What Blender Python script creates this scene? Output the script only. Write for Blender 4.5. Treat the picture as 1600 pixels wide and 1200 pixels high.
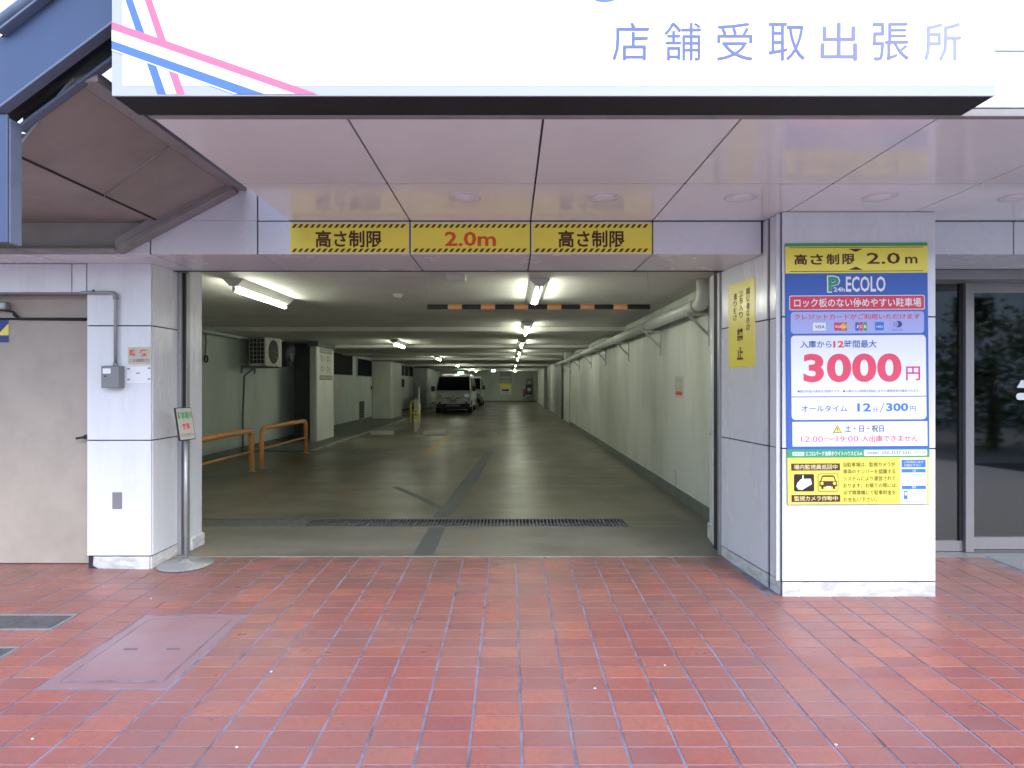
import bpy, bmesh, math, random
from mathutils import Vector, Matrix
random.seed(7)
for o in list(bpy.data.objects):
    bpy.data.objects.remove(o, do_unlink=True)
scene = bpy.context.scene
C = scene.collection
R = math.radians

# ------------------------------------------------------------------ camera, sky, sun, exposure
CAMZ = 1.403          # camera height above the garage floor
F = 950.0             # focal length in pixels of the 1600 px wide photograph
cam = bpy.data.objects.new('camera', bpy.data.cameras.new('camera'))
C.objects.link(cam)
cam.location = (0, 0, CAMZ)
cam.rotation_euler = (R(90), 0, 0)
cam.data.sensor_width = 36
cam.data.lens = F / 1600 * 36
cam.data.shift_x = 3 / 1600
cam.data.clip_start = 0.05
cam.data.clip_end = 400
scene.camera = cam

SUN_ELEV, SUN_DIR = 40, Vector((-0.42, 0.80, 0))     # horizontal travel direction of the light
world = bpy.data.worlds.new('World')
scene.world = world
world.use_nodes = True
wn = world.node_tree
sky = wn.nodes.new('ShaderNodeTexSky')
sky.sky_type = 'NISHITA'
sky.sun_disc = False
sky.sun_elevation = R(SUN_ELEV)
sky.sun_rotation = math.atan2(-SUN_DIR.x, -SUN_DIR.y)
sky.air_density = 1.0
sky.dust_density = 1.2
sky.ozone_density = 1.0
wn.nodes['Background'].inputs[1].default_value = 0.15
wn.links.new(sky.outputs[0], wn.nodes['Background'].inputs[0])
sl = bpy.data.lights.new('sun', 'SUN')
sl.energy = 0.5
sl.angle = R(25)
sl.color = (1.0, 0.97, 0.94)
sun = bpy.data.objects.new('sun', sl)
C.objects.link(sun)
d = SUN_DIR.normalized() * math.cos(R(SUN_ELEV)) + Vector((0, 0, -math.sin(R(SUN_ELEV))))
sun.rotation_euler = d.to_track_quat('-Z', 'Y').to_euler()
sun.location = (8, -10, 12)

scene.view_settings.view_transform = 'Standard'
scene.view_settings.look = 'None'
scene.view_settings.gamma = 1
scene.view_settings.use_curve_mapping = False
scene.view_settings.exposure = 1.85
TUBE = 20.0
scene.render.engine = 'CYCLES'
scene.cycles.use_denoising = True
scene.cycles.max_bounces = 8
scene.cycles.diffuse_bounces = 5
scene.cycles.glossy_bounces = 4
scene.cycles.transparent_max_bounces = 8
scene.cycles.sample_clamp_indirect = 6

# ------------------------------------------------------------------ coordinates measured off the photograph
def X(px, Y): return (px - 797) / F * Y
def Z(py, Y): return CAMZ + (600 - py) / F * Y
def FL(px, py):                       # a point of the garage floor (z = 0)
    Y = F * CAMZ / (py - 600)
    return X(px, Y), Y
Y0 = 4.937                            # where the tiled pavement meets the garage floor
SLOPE = 0.0253
def PZ(Y): return (Y - Y0) * SLOPE    # the pavement falls towards the street

# ------------------------------------------------------------------ materials
def new_mat(name):
    m = bpy.data.materials.new(name)
    m.use_nodes = True
    nt = m.node_tree
    return m, nt, nt.nodes['Principled BSDF']
def node(nt, t, **kw):
    n = nt.nodes.new(t)
    for k, v in kw.items():
        if k in n.inputs.keys(): n.inputs[k].default_value = v
        else: setattr(n, k, v)
    return n
def rgba(c): return (c[0], c[1], c[2], 1)
def pos(nt, scale=(1, 1, 1)):
    g = nt.nodes.new('ShaderNodeNewGeometry')
    mp = nt.nodes.new('ShaderNodeMapping')
    mp.inputs['Scale'].default_value = scale
    nt.links.new(g.outputs['Position'], mp.inputs['Vector'])
    return mp.outputs['Vector']
def noise(nt, vec, scale, detail=5, rough=0.6):
    n = node(nt, 'ShaderNodeTexNoise', Scale=scale, Detail=detail, Roughness=rough)
    nt.links.new(vec, n.inputs['Vector'])
    return n.outputs['Fac']
def ramp(nt, fac, a, b, ca=(0, 0, 0), cb=(1, 1, 1)):
    r = nt.nodes.new('ShaderNodeValToRGB')
    r.color_ramp.elements[0].position = a; r.color_ramp.elements[0].color = rgba(ca)
    r.color_ramp.elements[1].position = b; r.color_ramp.elements[1].color = rgba(cb)
    nt.links.new(fac, r.inputs[0])
    return r.outputs[0]
def mix(nt, fac, a, b, mode='MIX'):
    m = nt.nodes.new('ShaderNodeMix'); m.data_type = 'RGBA'; m.blend_type = mode
    for v, i in ((fac, 0), (a, 6), (b, 7)):
        if hasattr(v, 'is_linked') or isinstance(v, bpy.types.NodeSocket): nt.links.new(v, m.inputs[i])
        elif i == 0: m.inputs[0].default_value = v
        else: m.inputs[i].default_value = rgba(v)
    return m.outputs[2]
def bump(nt, b, h, strength=0.2, dist=0.01):
    n = node(nt, 'ShaderNodeBump', Strength=strength, Distance=dist)
    nt.links.new(h, n.inputs['Height'])
    nt.links.new(n.outputs[0], b.inputs['Normal'])
def paint(name, c, rough=0.4, metal=0.0, dirt=0.12, scale=6, grain=0.05, gscale=220, stretch=(1, 1, 1), dirtc=None, coat=0.0, spec=0.5):
    m, nt, b = new_mat(name)
    v = pos(nt, stretch)
    n1 = noise(nt, v, scale, 6, 0.65)
    f = ramp(nt, n1, 0.42, 0.75)
    dc = dirtc or tuple(x * 0.55 for x in c)
    mm = node(nt, 'ShaderNodeMath', operation='MULTIPLY'); mm.inputs[1].default_value = dirt
    nt.links.new(f, mm.inputs[0])
    col = mix(nt, mm.outputs[0], c, dc)
    nt.links.new(col, b.inputs['Base Color'])
    r = ramp(nt, n1, 0.3, 0.8, (max(rough - 0.06, 0),) * 3, (min(rough + 0.12, 1),) * 3)
    nt.links.new(r, b.inputs['Roughness'])
    b.inputs['Metallic'].default_value = metal
    b.inputs['Coat Weight'].default_value = coat
    b.inputs['Coat Roughness'].default_value = 0.06
    b.inputs['Specular IOR Level'].default_value = spec
    if grain:
        bump(nt, b, noise(nt, pos(nt), gscale, 3), grain, 0.004)
    return m
def flat(name, c, rough=0.5, metal=0, emit=None, es=0):
    m, nt, b = new_mat(name)
    b.inputs['Base Color'].default_value = rgba(c)
    b.inputs['Roughness'].default_value = rough
    b.inputs['Metallic'].default_value = metal
    if emit:
        b.inputs['Emission Color'].default_value = rgba(emit)
        b.inputs['Emission Strength'].default_value = es
    return m

M = {}
M['panel'] = paint('white_enamel_panel', (0.72, 0.745, 0.80), 0.24, dirt=0.22, scale=3.0, grain=0.02, stretch=(2.2, 2.2, .35))
M['panel_lintel'] = paint('white_lintel_panel', (0.74, 0.76, 0.82), 0.24, dirt=0.14, scale=2, grain=0.02)
M['soffit'] = paint('glossy_soffit_panel', (0.83, 0.87, 0.88), 0.10, dirt=0.12, scale=3.5, grain=0.0, coat=0.0, spec=0.75)
M['joint'] = paint('dark_joint_sealant', (0.025, 0.025, 0.035), 0.7, dirt=0.3)
M['plinth'] = paint('scuffed_white_plinth', (0.66, 0.67, 0.68), 0.6, dirt=0.75, scale=9, grain=0.25, gscale=60, dirtc=(0.25, 0.24, 0.22), stretch=(1, 1, 3))
M['beige'] = paint('beige_painted_wall', (0.41, 0.36, 0.31), 0.55, dirt=0.38, scale=2.8, grain=0.08)
M['steel'] = paint('brushed_steel', (0.42, 0.43, 0.45), 0.38, metal=0.55, dirt=0.3, scale=8)
M['alu'] = paint('aluminium_frame', (0.30, 0.29, 0.30), 0.4, metal=0.5, dirt=0.15)
M['greybox'] = paint('grey_painted_box', (0.22, 0.23, 0.24), 0.45, dirt=0.25)
M['greypipe'] = paint('grey_conduit', (0.36, 0.38, 0.40), 0.4, metal=0.5, dirt=0.3, scale=20)
M['black'] = paint('black_rubber', (0.02, 0.02, 0.022), 0.6, dirt=0.3)
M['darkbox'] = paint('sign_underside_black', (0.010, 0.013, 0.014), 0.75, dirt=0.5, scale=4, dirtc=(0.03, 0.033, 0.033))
M['blue_steel'] = paint('slate_blue_painted_steel', (0.055, 0.08, 0.165), 0.5, dirt=0.4, scale=5, dirtc=(0.06, 0.085, 0.14))
M['pale_steel'] = paint('pale_blue_grey_steel', (0.13, 0.165, 0.25), 0.42, dirt=0.5, scale=8, dirtc=(0.09, 0.11, 0.15))
M['stairunder'] = paint('brown_grey_stair_underside', (0.33, 0.305, 0.285), 0.5, dirt=0.6, scale=2.0, dirtc=(0.19, 0.20, 0.17), grain=0.15, gscale=120)
M['stairflange'] = paint('grey_stair_flange', (0.27, 0.26, 0.26), 0.4, dirt=0.5, scale=5)
M['gwall'] = paint('pale_green_garage_wall', (0.48, 0.53, 0.49), 0.55, dirt=0.55, scale=0.9, dirtc=(0.24, 0.28, 0.22), grain=0.25, gscale=70, stretch=(1, 1, .45))
M['gwall_right'] = paint('stained_white_green_wall', (0.57, 0.59, 0.55), 0.5, dirt=0.7, scale=0.8, dirtc=(0.27, 0.28, 0.19), grain=0.25, gscale=60, stretch=(1, 1.3, .35))
M['gceil'] = paint('grey_garage_ceiling', (0.60, 0.59, 0.55), 0.7, dirt=0.5, scale=0.9, dirtc=(0.32, 0.31, 0.26), grain=0.2, gscale=60)
M['gbase'] = paint('dark_skirting_paint', (0.13, 0.15, 0.13), 0.6, dirt=0.6, scale=4)
M['bar_orange'] = paint('light_orange_band', (0.85, 0.42, 0.13), 0.4, dirt=0.2)
M['orange'] = paint('orange_rail_paint', (0.80, 0.34, 0.10), 0.35, dirt=0.45, scale=12, dirtc=(0.35, 0.16, 0.06))
M['yellow'] = paint('yellow_sign_sheet', (0.90, 0.79, 0.10), 0.35, dirt=0.06, scale=3, grain=0)
M['yellow2'] = paint('lemon_sign_sheet', (0.80, 0.72, 0.12), 0.35, dirt=0.05, scale=3, grain=0)
M['tube'] = flat('fluorescent_tube', (0.9, 0.9, 0.9), 0.3, emit=(0.95, 1.0, 0.82), es=TUBE)
M['lampbody'] = paint('white_lamp_housing', (0.6, 0.62, 0.58), 0.4, dirt=0.3)
M['duct'] = paint('pale_duct_plastic', (0.50, 0.53, 0.48), 0.35, dirt=0.4, scale=5, dirtc=(0.28, 0.30, 0.25))
M['duct_gap'] = paint('duct_collar', (0.30, 0.32, 0.28), 0.45, dirt=0.4)
M['window'] = flat('dark_window_glass', (0.004, 0.005, 0.005), 0.55)
M['window'].node_tree.nodes['Principled BSDF'].inputs['Specular IOR Level'].default_value = 0.04
M['winframe'] = paint('pale_window_frame', (0.40, 0.42, 0.40), 0.4, metal=0.3, dirt=0.3)
M['vanwhite'] = paint('silver_white_car_paint', (0.78, 0.80, 0.77), 0.28, dirt=0.1, grain=0, coat=0.5)
M['vandark'] = paint('dark_silver_car_paint', (0.42, 0.45, 0.43), 0.28, dirt=0.1, grain=0, coat=0.5)
M['vanglass'] = flat('black_vehicle_glass', (0.004, 0.004, 0.005), 0.05)
M['headlight'] = flat('clear_headlight', (0.75, 0.8, 0.8), 0.08, 0.6)
M['chrome'] = flat('chrome', (0.8, 0.8, 0.8), 0.12, 1.0)
M['plastic'] = paint('dark_grey_plastic', (0.05, 0.05, 0.05), 0.55, dirt=0.2)
M['acwhite'] = paint('aged_cream_casing', (0.52, 0.51, 0.44), 0.5, dirt=0.6, scale=7, dirtc=(0.26, 0.24, 0.18))
M['granite'] = paint('grey_granite_paving', (0.24, 0.25, 0.26), 0.45, dirt=0.5, scale=160, grain=0.05)
M['grate'] = paint('worn_cast_grate', (0.17, 0.18, 0.19), 0.5, metal=0.4, dirt=0.6, scale=18, dirtc=(0.08, 0.07, 0.06))
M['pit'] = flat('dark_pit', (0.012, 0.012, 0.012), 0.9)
M['patch'] = paint('dark_floor_repair', (0.085, 0.095, 0.095), 0.6, dirt=0.5, scale=6, dirtc=(0.13, 0.13, 0.11), grain=0.2, gscale=60)
M['floorline'] = paint('worn_orange_floor_line', (0.50, 0.31, 0.11), 0.6, dirt=0.7, scale=7, dirtc=(0.14, 0.13, 0.10))
M['whiteline'] = paint('worn_white_kerb', (0.30, 0.30, 0.27), 0.6, dirt=0.8, scale=6, dirtc=(0.14, 0.13, 0.11))
M['stop'] = paint('concrete_wheel_stop', (0.40, 0.40, 0.35), 0.7, dirt=0.6, scale=8, grain=0.3, gscale=60)
M['hatch'] = paint('pale_mauve_hatch_cover', (0.31, 0.19, 0.215), 0.34, dirt=0.8, scale=2.2, dirtc=(0.29, 0.13, 0.125), grain=0.25, gscale=140)
M['asphalt'] = paint('asphalt', (0.16, 0.16, 0.16), 0.8, dirt=0.4, scale=30, grain=0.4, gscale=90)
M['bark'] = paint('bark', (0.09, 0.07, 0.05), 0.8, dirt=0.5, scale=20, grain=0.5, gscale=40)
M['leaf'] = paint('leaves', (0.06, 0.11, 0.03), 0.5, dirt=0.7, scale=5, dirtc=(0.03, 0.06, 0.015), grain=0)
M['concrete_far'] = paint('far_building_wall', (0.60, 0.60, 0.60), 0.7, dirt=0.5, scale=1)
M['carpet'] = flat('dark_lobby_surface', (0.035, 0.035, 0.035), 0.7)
# sign colours: flat print
for k, c in dict(p_white=(.83, .85, .88), p_blue=(.045, .13, .50), p_blue2=(.04, .20, .66), p_navy=(.03, .05, .24), p_red=(.72, .05, .11), p_red2=(.78, .07, .14),
                 p_magenta=(.66, .06, .28), p_green=(.06, .36, .12), p_green2=(.04, .34, .16), p_brown=(.085, .022, .012), p_black=(.015, .012, .012),
                 p_lav=(.40, .44, .80), p_orange_red=(.72, .10, .02), p_cream=(.72, .66, .36), p_pink=(.68, .15, .27), p_pink2=(.80, .08, .20), p_skyblue=(.075, .17, .42),
                 p_steelblue=(.09, .12, .30), p_palegrey=(.40, .42, .50), p_mc=(.62, .05, .04), p_mco=(.80, .38, .05), p_greyprint=(.30, .32, .36),
                 p_lilac=(.15, .16, .34), p_glarefade2=(.26, .27, .42), p_wall=(.50, .49, .42), p_dim=(.15, .15, .13)).items():
    M[k] = flat(k, c, 0.55)
M['p_signwhite'] = paint('white_sign_face', (0.86, 0.87, 0.88), 0.4, dirt=0.03, grain=0)

def tile_material():
    m, nt, b = new_mat('terracotta_pavement_tile')
    g = nt.nodes.new('ShaderNodeNewGeometry')
    sep = nt.nodes.new('ShaderNodeSeparateXYZ'); nt.links.new(g.outputs['Position'], sep.inputs[0])
    def cell(sock, off, pitch):
        a = node(nt, 'ShaderNodeMath', operation='SUBTRACT'); nt.links.new(sock, a.inputs[0]); a.inputs[1].default_value = off
        q = node(nt, 'ShaderNodeMath', operation='DIVIDE'); nt.links.new(a.outputs[0], q.inputs[0]); q.inputs[1].default_value = pitch
        f = node(nt, 'ShaderNodeMath', operation='FLOOR'); nt.links.new(q.outputs[0], f.inputs[0]); return f.outputs[0]
    cb = nt.nodes.new('ShaderNodeCombineXYZ')
    nt.links.new(cell(sep.outputs[0], TX0, PX), cb.inputs[0]); nt.links.new(cell(sep.outputs[1], TY0, PY), cb.inputs[1])
    wn_ = nt.nodes.new('ShaderNodeTexWhiteNoise'); wn_.noise_dimensions = '2D'; nt.links.new(cb.outputs[0], wn_.inputs['Vector'])
    r = nt.nodes.new('ShaderNodeValToRGB'); e = r.color_ramp.elements
    e[0].position = 0; e[0].color = rgba((0.30, 0.098, 0.094)); e[1].position = 1; e[1].color = rgba((0.46, 0.155, 0.105))
    e2 = e.new(0.25); e2.color = rgba((0.34, 0.112, 0.098)); e3 = e.new(0.7); e3.color = rgba((0.39, 0.128, 0.100))
    nt.links.new(wn_.outputs['Value'], r.inputs[0])
    v = pos(nt)
    big = ramp(nt, noise(nt, v, 1.1, 5), 0.40, 0.66)
    fine = ramp(nt, noise(nt, v, 38, 8, .8), 0.45, 0.66)
    mm = node(nt, 'ShaderNodeMath', operation='MULTIPLY'); nt.links.new(fine, mm.inputs[0]); mm.inputs[1].default_value = 0.6
    c1 = mix(nt, mm.outputs[0], r.outputs[0], (0.22, 0.085, 0.08))
    mb = node(nt, 'ShaderNodeMath', operation='MULTIPLY'); nt.links.new(big, mb.inputs[0]); mb.inputs[1].default_value = 0.7
    c2 = mix(nt, mb.outputs[0], c1, (0.27, 0.155, 0.155))
    # patchy dark brown mixed in, stronger towards the garage
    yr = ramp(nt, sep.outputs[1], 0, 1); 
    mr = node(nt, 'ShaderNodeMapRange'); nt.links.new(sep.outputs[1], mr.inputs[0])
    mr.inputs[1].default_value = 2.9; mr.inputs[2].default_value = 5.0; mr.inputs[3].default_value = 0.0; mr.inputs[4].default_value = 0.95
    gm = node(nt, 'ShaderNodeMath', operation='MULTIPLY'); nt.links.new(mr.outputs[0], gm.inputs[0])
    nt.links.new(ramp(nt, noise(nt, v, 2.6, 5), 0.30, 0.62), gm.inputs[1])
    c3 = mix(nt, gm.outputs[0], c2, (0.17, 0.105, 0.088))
    nt.links.new(c3, b.inputs['Base Color'])
    rr = ramp(nt, noise(nt, v, 5, 6), 0.3, 0.75, (0.26,) * 3, (0.50,) * 3)
    nt.links.new(rr, b.inputs['Roughness'])
    bump(nt, b, noise(nt, v, 120, 5, .7), 0.35, 0.004)
    return m
PX, PY, TX0, TY0 = 0.21, 0.11, 0.047, 2.345
M['tile'] = tile_material()
M['grout'] = paint('lavender_grey_grout', (0.25, 0.235, 0.33), 0.75, dirt=0.95, scale=7, dirtc=(0.085, 0.07, 0.075), grain=0.3, gscale=120)

def floor_material(name, base, dark, light, r0, r1):
    m, nt, b = new_mat(name)
    v = pos(nt)
    n1 = ramp(nt, noise(nt, pos(nt, (1, .7, 1)), 0.8, 5, .55), 0.34, 0.66)
    n2 = ramp(nt, noise(nt, pos(nt, (.5, 1.6, 1)), 1.6, 4, .55), 0.45, 0.80)
    n3 = ramp(nt, noise(nt, v, 40, 4, .7), 0.35, 0.8)
    c = mix(nt, n1, base, dark)
    m2 = node(nt, 'ShaderNodeMath', operation='MULTIPLY'); nt.links.new(n2, m2.inputs[0]); m2.inputs[1].default_value = .5
    c = mix(nt, m2.outputs[0], c, light)
    m3 = node(nt, 'ShaderNodeMath', operation='MULTIPLY'); nt.links.new(n3, m3.inputs[0]); m3.inputs[1].default_value = .12
    c = mix(nt, m3.outputs[0], c, tuple(x * .5 for x in base))
    rust = ramp(nt, noise(nt, v, 1.7, 5), 0.56, 0.72)
    mr_ = node(nt, 'ShaderNodeMath', operation='MULTIPLY'); nt.links.new(rust, mr_.inputs[0]); mr_.inputs[1].default_value = .45
    c = mix(nt, mr_.outputs[0], c, (0.26, 0.17, 0.09))
    nt.links.new(c, b.inputs['Base Color'])
    nt.links.new(ramp(nt, noise(nt, pos(nt, (1, .5, 1)), 1.0, 5, .55), 0.28, 0.72, (r0,) * 3, (r1,) * 3), b.inputs['Roughness'])
    bump(nt, b, noise(nt, v, 14, 4, .6), 0.10, 0.006)
    b.inputs['Specular IOR Level'].default_value = 0.4
    return m
M['gfloor'] = floor_material('worn_garage_concrete', (0.20, 0.178, 0.13), (0.085, 0.082, 0.062), (0.31, 0.29, 0.22), 0.27, 0.47)
M['apron'] = floor_material('entrance_apron_concrete', (0.215, 0.20, 0.165), (0.12, 0.115, 0.095), (0.32, 0.30, 0.25), 0.38, 0.6)

def glass_material():
    m, nt, b = new_mat('door_glass')
    nt.nodes.remove(b)
    out = nt.nodes['Material Output']
    tr = nt.nodes.new('ShaderNodeBsdfTransparent'); tr.inputs[0].default_value = (0.55, 0.6, 0.58, 1)
    gl = nt.nodes.new('ShaderNodeBsdfGlossy'); gl.inputs['Roughness'].default_value = 0.035
    fr = nt.nodes.new('ShaderNodeFresnel'); fr.inputs[0].default_value = 2.1
    mx = nt.nodes.new('ShaderNodeMixShader')
    nt.links.new(fr.outputs[0], mx.inputs[0]); nt.links.new(tr.outputs[0], mx.inputs[1]); nt.links.new(gl.outputs[0], mx.inputs[2])
    nt.links.new(mx.outputs[0], out.inputs[0])
    return m
M['glass'] = glass_material()

# ------------------------------------------------------------------ building blocks
class MB:
    def __init__(s): s.b = bmesh.new()
    def box(s, x0, x1, y0, y1, z0, z1, bev=0, seg=1):
        t = bmesh.new()
        bmesh.ops.create_cube(t, size=1)
        for v in t.verts:
            v.co = Vector(((x0 + x1) / 2 + v.co.x * (x1 - x0), (y0 + y1) / 2 + v.co.y * (y1 - y0), (z0 + z1) / 2 + v.co.z * (z1 - z0)))
        if bev: bmesh.ops.bevel(t, geom=t.edges[:], offset=bev, segments=seg, affect='EDGES', profile=0.5)
        s.add(t); return s
    def add(s, t, mtx=None):
        me = bpy.data.meshes.new('t'); t.to_mesh(me); t.free()
        if mtx: me.transform(mtx)
        s.b.from_mesh(me); bpy.data.meshes.remove(me)
    def poly(s, pts):
        vs = [s.b.verts.new(p) for p in pts]
        s.b.faces.new(vs); return s
    def prism(s, pts, ext, bev=0):
        """a closed polygon (3D points) extruded by the vector ext"""
        t = bmesh.new(); ext = Vector(ext)
        a = [t.verts.new(p) for p in pts]; b = [t.verts.new(Vector(p) + ext) for p in pts]
        t.faces.new(a[::-1]); t.faces.new(b)
        n = len(pts)
        for i in range(n): t.faces.new((a[i], a[(i + 1) % n], b[(i + 1) % n], b[i]))
        bmesh.ops.recalc_face_normals(t, faces=t.faces[:])
        if bev: bmesh.ops.bevel(t, geom=t.edges[:], offset=bev, segments=1, affect='EDGES')
        s.add(t); return s
    def tube(s, pts, r, n=10, cap=True):
        pts = [Vector(p) for p in pts]
        t = bmesh.new(); rings = []
        up = None
        for i, p in enumerate(pts):
            a = pts[max(i - 1, 0)]; c = pts[min(i + 1, len(pts) - 1)]
            dr = (c - a).normalized()
            if up is None:
                up = Vector((0, 0, 1)) if abs(dr.z) < .9 else Vector((0, 1, 0))
            u = (up - dr * up.dot(dr)).normalized(); w = dr.cross(u); up = u
            rr = r[i] if isinstance(r, (list, tuple)) else r
            rings.append([t.verts.new(p + (u * math.cos(k * 2 * math.pi / n) + w * math.sin(k * 2 * math.pi / n)) * rr) for k in range(n)])
        for i in range(len(rings) - 1):
            for k in range(n): t.faces.new((rings[i][k], rings[i][(k + 1) % n], rings[i + 1][(k + 1) % n], rings[i + 1][k]))
        if cap: t.faces.new(rings[0][::-1]); t.faces.new(rings[-1])
        bmesh.ops.recalc_face_normals(t, faces=t.faces[:])
        for f in t.faces: f.smooth = len(f.verts) == 4
        s.add(t); return s
    def build(s, name, mat, parent=None, loc=None):
        me = bpy.data.meshes.new(name)
        s.b.to_mesh(me); s.b.free()
        me.materials.append(M[mat] if isinstance(mat, str) else mat)
        o = bpy.data.objects.new(name, me); C.objects.link(o)
        if parent: o.parent = parent
        if loc: o.location = loc
        return o
def bx(name, mat, parent, x0, x1, y0, y1, z0, z1, bev=0): return MB().box(x0, x1, y0, y1, z0, z1, bev).build(name, mat, parent)
def tb(name, mat, parent, pts, r, n=10): return MB().tube(pts, r, n).build(name, mat, parent)
def tag(o, label=None, cat=None, group=None, kind=None):
    if label: o['label'] = label
    if cat: o['category'] = cat
    if group: o['group'] = group
    if kind: o['kind'] = kind
    return o
def thing(name, label, cat, loc=(0, 0, 0), group=None):
    o = bpy.data.objects.new(name, None); C.objects.link(o); o.location = loc
    o.empty_display_size = .1
    return tag(o, label, cat, group)
def kids(o): return [c for c in bpy.data.objects if c.parent == o]
def copy_tree(o, parent=None, top=None, label=None):
    c = o.copy(); C.objects.link(c); c.parent = parent
    if label: c['label'] = label
    for k in kids(o): copy_tree(k, c)
    return c
def arc(cx, cy, r, a0, a1, n, f): return [f(cx + r * math.cos(a0 + (a1 - a0) * i / n), cy + r * math.sin(a0 + (a1 - a0) * i / n)) for i in range(n + 1)]

# a printed surface: u to the right, v up, w out of the surface, coordinates in pixels of the photograph
class Sheet:
    def __init__(s, root, origin, u, v, n):
        s.root, s.o, s.u, s.v, s.n = root, Vector(origin), Vector(u), Vector(v), Vector(n).normalized()
        s.k = 0
    def p(s, x, y, w): return s.o + s.u * x + s.v * y + s.n * w
    def shape(s, name, mat, pts, w, thick=0):
        m = MB()
        if thick: m.prism([s.p(x, y, w - thick) for x, y in pts], s.n * thick)
        else: m.poly([s.p(x, y, w) for x, y in pts])
        return m.build(name, mat, s.root)
    def rect(s, name, mat, x0, y0, x1, y1, w, r=0, thick=0):
        if not r: pts = [(x0, y0), (x1, y0), (x1, y1), (x0, y1)]
        else:
            xa, xb, ya, yb = min(x0, x1), max(x0, x1), min(y0, y1), max(y0, y1)
            pts = []
            for cx, cy, a in ((xb - r, yb - r, 0), (xa + r, yb - r, 1), (xa + r, ya + r, 2), (xb - r, ya + r, 3)):
                pts += [(cx + r * math.cos(R(90 * a + t)), cy + r * math.sin(R(90 * a + t))) for t in (0, 30, 60, 90)]
        return s.shape(name, mat, pts, w, thick)
    def text(s, txt, mat, x0, y0, x1, y1, w, bold=0, spacing=1.0, name='lettering', shear=0, vertical=False, res=2):
        m = text_mesh(txt, bold, spacing, vertical, shear, res)
        if m is None: return
        xs = [v.co.x for v in m.vertices]; ys = [v.co.y for v in m.vertices]
        ax, bx_, ay, by = min(xs), max(xs), min(ys), max(ys)
        for v in m.vertices:
            fx = (v.co.x - ax) / (bx_ - ax); fy = (v.co.y - ay) / (by - ay)
            v.co = s.p(x0 + (x1 - x0) * fx, y1 + (y0 - y1) * fy, w)
        m.materials.clear(); m.materials.append(M[mat])
        o = bpy.data.objects.new(name, m); C.objects.link(o); o.parent = s.root
        return o
def text_mesh(txt, bold=0, spacing=1.0, vertical=False, shear=0, res=2):
    c = bpy.data.curves.new('t', 'FONT')
    c.body = '\n'.join(txt) if vertical else txt
    c.resolution_u = res; c.offset = bold; c.space_character = spacing; c.shear = shear
    c.align_x = 'CENTER' if vertical else 'LEFT'
    if vertical: c.space_line = spacing
    o = bpy.data.objects.new('t', c); C.objects.link(o)
    dg = bpy.context.evaluated_depsgraph_get(); dg.update()
    m = bpy.data.meshes.new_from_object(o.evaluated_get(dg))
    bpy.data.objects.remove(o); bpy.data.curves.remove(c)
    if len(m.vertices) == 0: return None
    m.name = 'lettering'
    return m
def front_sheet(root, Y):     # a sheet facing the street at depth Y, in photograph pixels
    k = Y / F
    return Sheet(root, (-797 * k, Y, CAMZ + 600 * k), (k, 0, 0), (0, 0, -k), (0, -1, 0))

# ================================================================== GROUND
pave = MB()
for (ya, yb) in ((-3.2, Y0),):
    pave.poly([(-9, ya, PZ(ya) - .003), (9, ya, PZ(ya) - .003), (9, yb, PZ(yb) - .003), (-9, yb, PZ(yb) - .003)])
pave.box(-9, 9, -3.2, Y0, -.6, -.25)
pavement = tag(pave.build('pavement', 'grout'), 'red terracotta tiled pavement before the garage entrance', None, kind='structure')

M['bounce_conc'] = paint('pale_bounce_concrete', (0.55, 0.55, 0.53), 0.7, dirt=0.35, scale=3, grain=0.3, gscale=60)
YT = TY0 + int((0.5 - TY0) / PY) * PY
o = MB().prism([(-9, -3.2, PZ(-3.2) - .002), (3.874, -3.2, PZ(-3.2) - .002), (3.874, YT, PZ(YT) - .002), (-9, YT, PZ(YT) - .002)], (0, 0, .0025)).build('bounce_paving', 'bounce_conc')  # unseen pale paving, added to bounce neutral light up to the soffit
tag(o, 'added unseen pale paving behind the viewer, bouncing neutral light to the soffit', None, kind='structure')
HX0, HX1, HY0, HY1 = -2.263, -1.633, 2.895, 3.775
grates = [(-3.943, -2.683, 3.555, 3.775), (-3.943, -2.683, 3.115, 3.335)]
def skip(x, y):
    cx, cy = x, y
    if HX0 < cx < HX1 and HY0 < cy < HY1: return True
    for g in grates:
        if g[0] < cx < g[1] and g[2] - .03 < cy < g[3] + .03: return True
    if cx > 3.87: return True
    if 1.83 < cx < 2.8 and cy > 4.14: return True
    if -3.18 < cx < -2.8 and cy > 4.72: return True
    return False
def tile_bm(cx, cy, w, d, bm):
    g = (.0062, .0030)
    x0, x1 = cx - w / 2 + g[0], cx + w / 2 - g[0]
    y0, y1 = cy - d / 2 + g[1], cy + d / 2 - g[1]
    jz = random.uniform(-.0006, .0006)
    be = .002
    def zz(y): return PZ(y)
    a = [bm.verts.new((x, y, zz(y) - .006)) for x, y in ((x0, y0), (x1, y0), (x1, y1), (x0, y1))]
    b = [bm.verts.new((x, y, zz(y) - .0015 + jz)) for x, y in ((x0, y0), (x1, y0), (x1, y1), (x0, y1))]
    c = [bm.verts.new((x, y, zz(y) + jz)) for x, y in ((x0 + be, y0 + be), (x1 - be, y0 + be), (x1 - be, y1 - be), (x0 + be, y1 - be))]
    for p, q in ((a, b), (b, c)):
        for i in range(4): bm.faces.new((p[i], p[(i + 1) % 4], q[(i + 1) % 4], q[i]))
    bm.faces.new(c)
cells = []
ky0, ky1 = int((0.5 - TY0) / PY), 24
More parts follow.
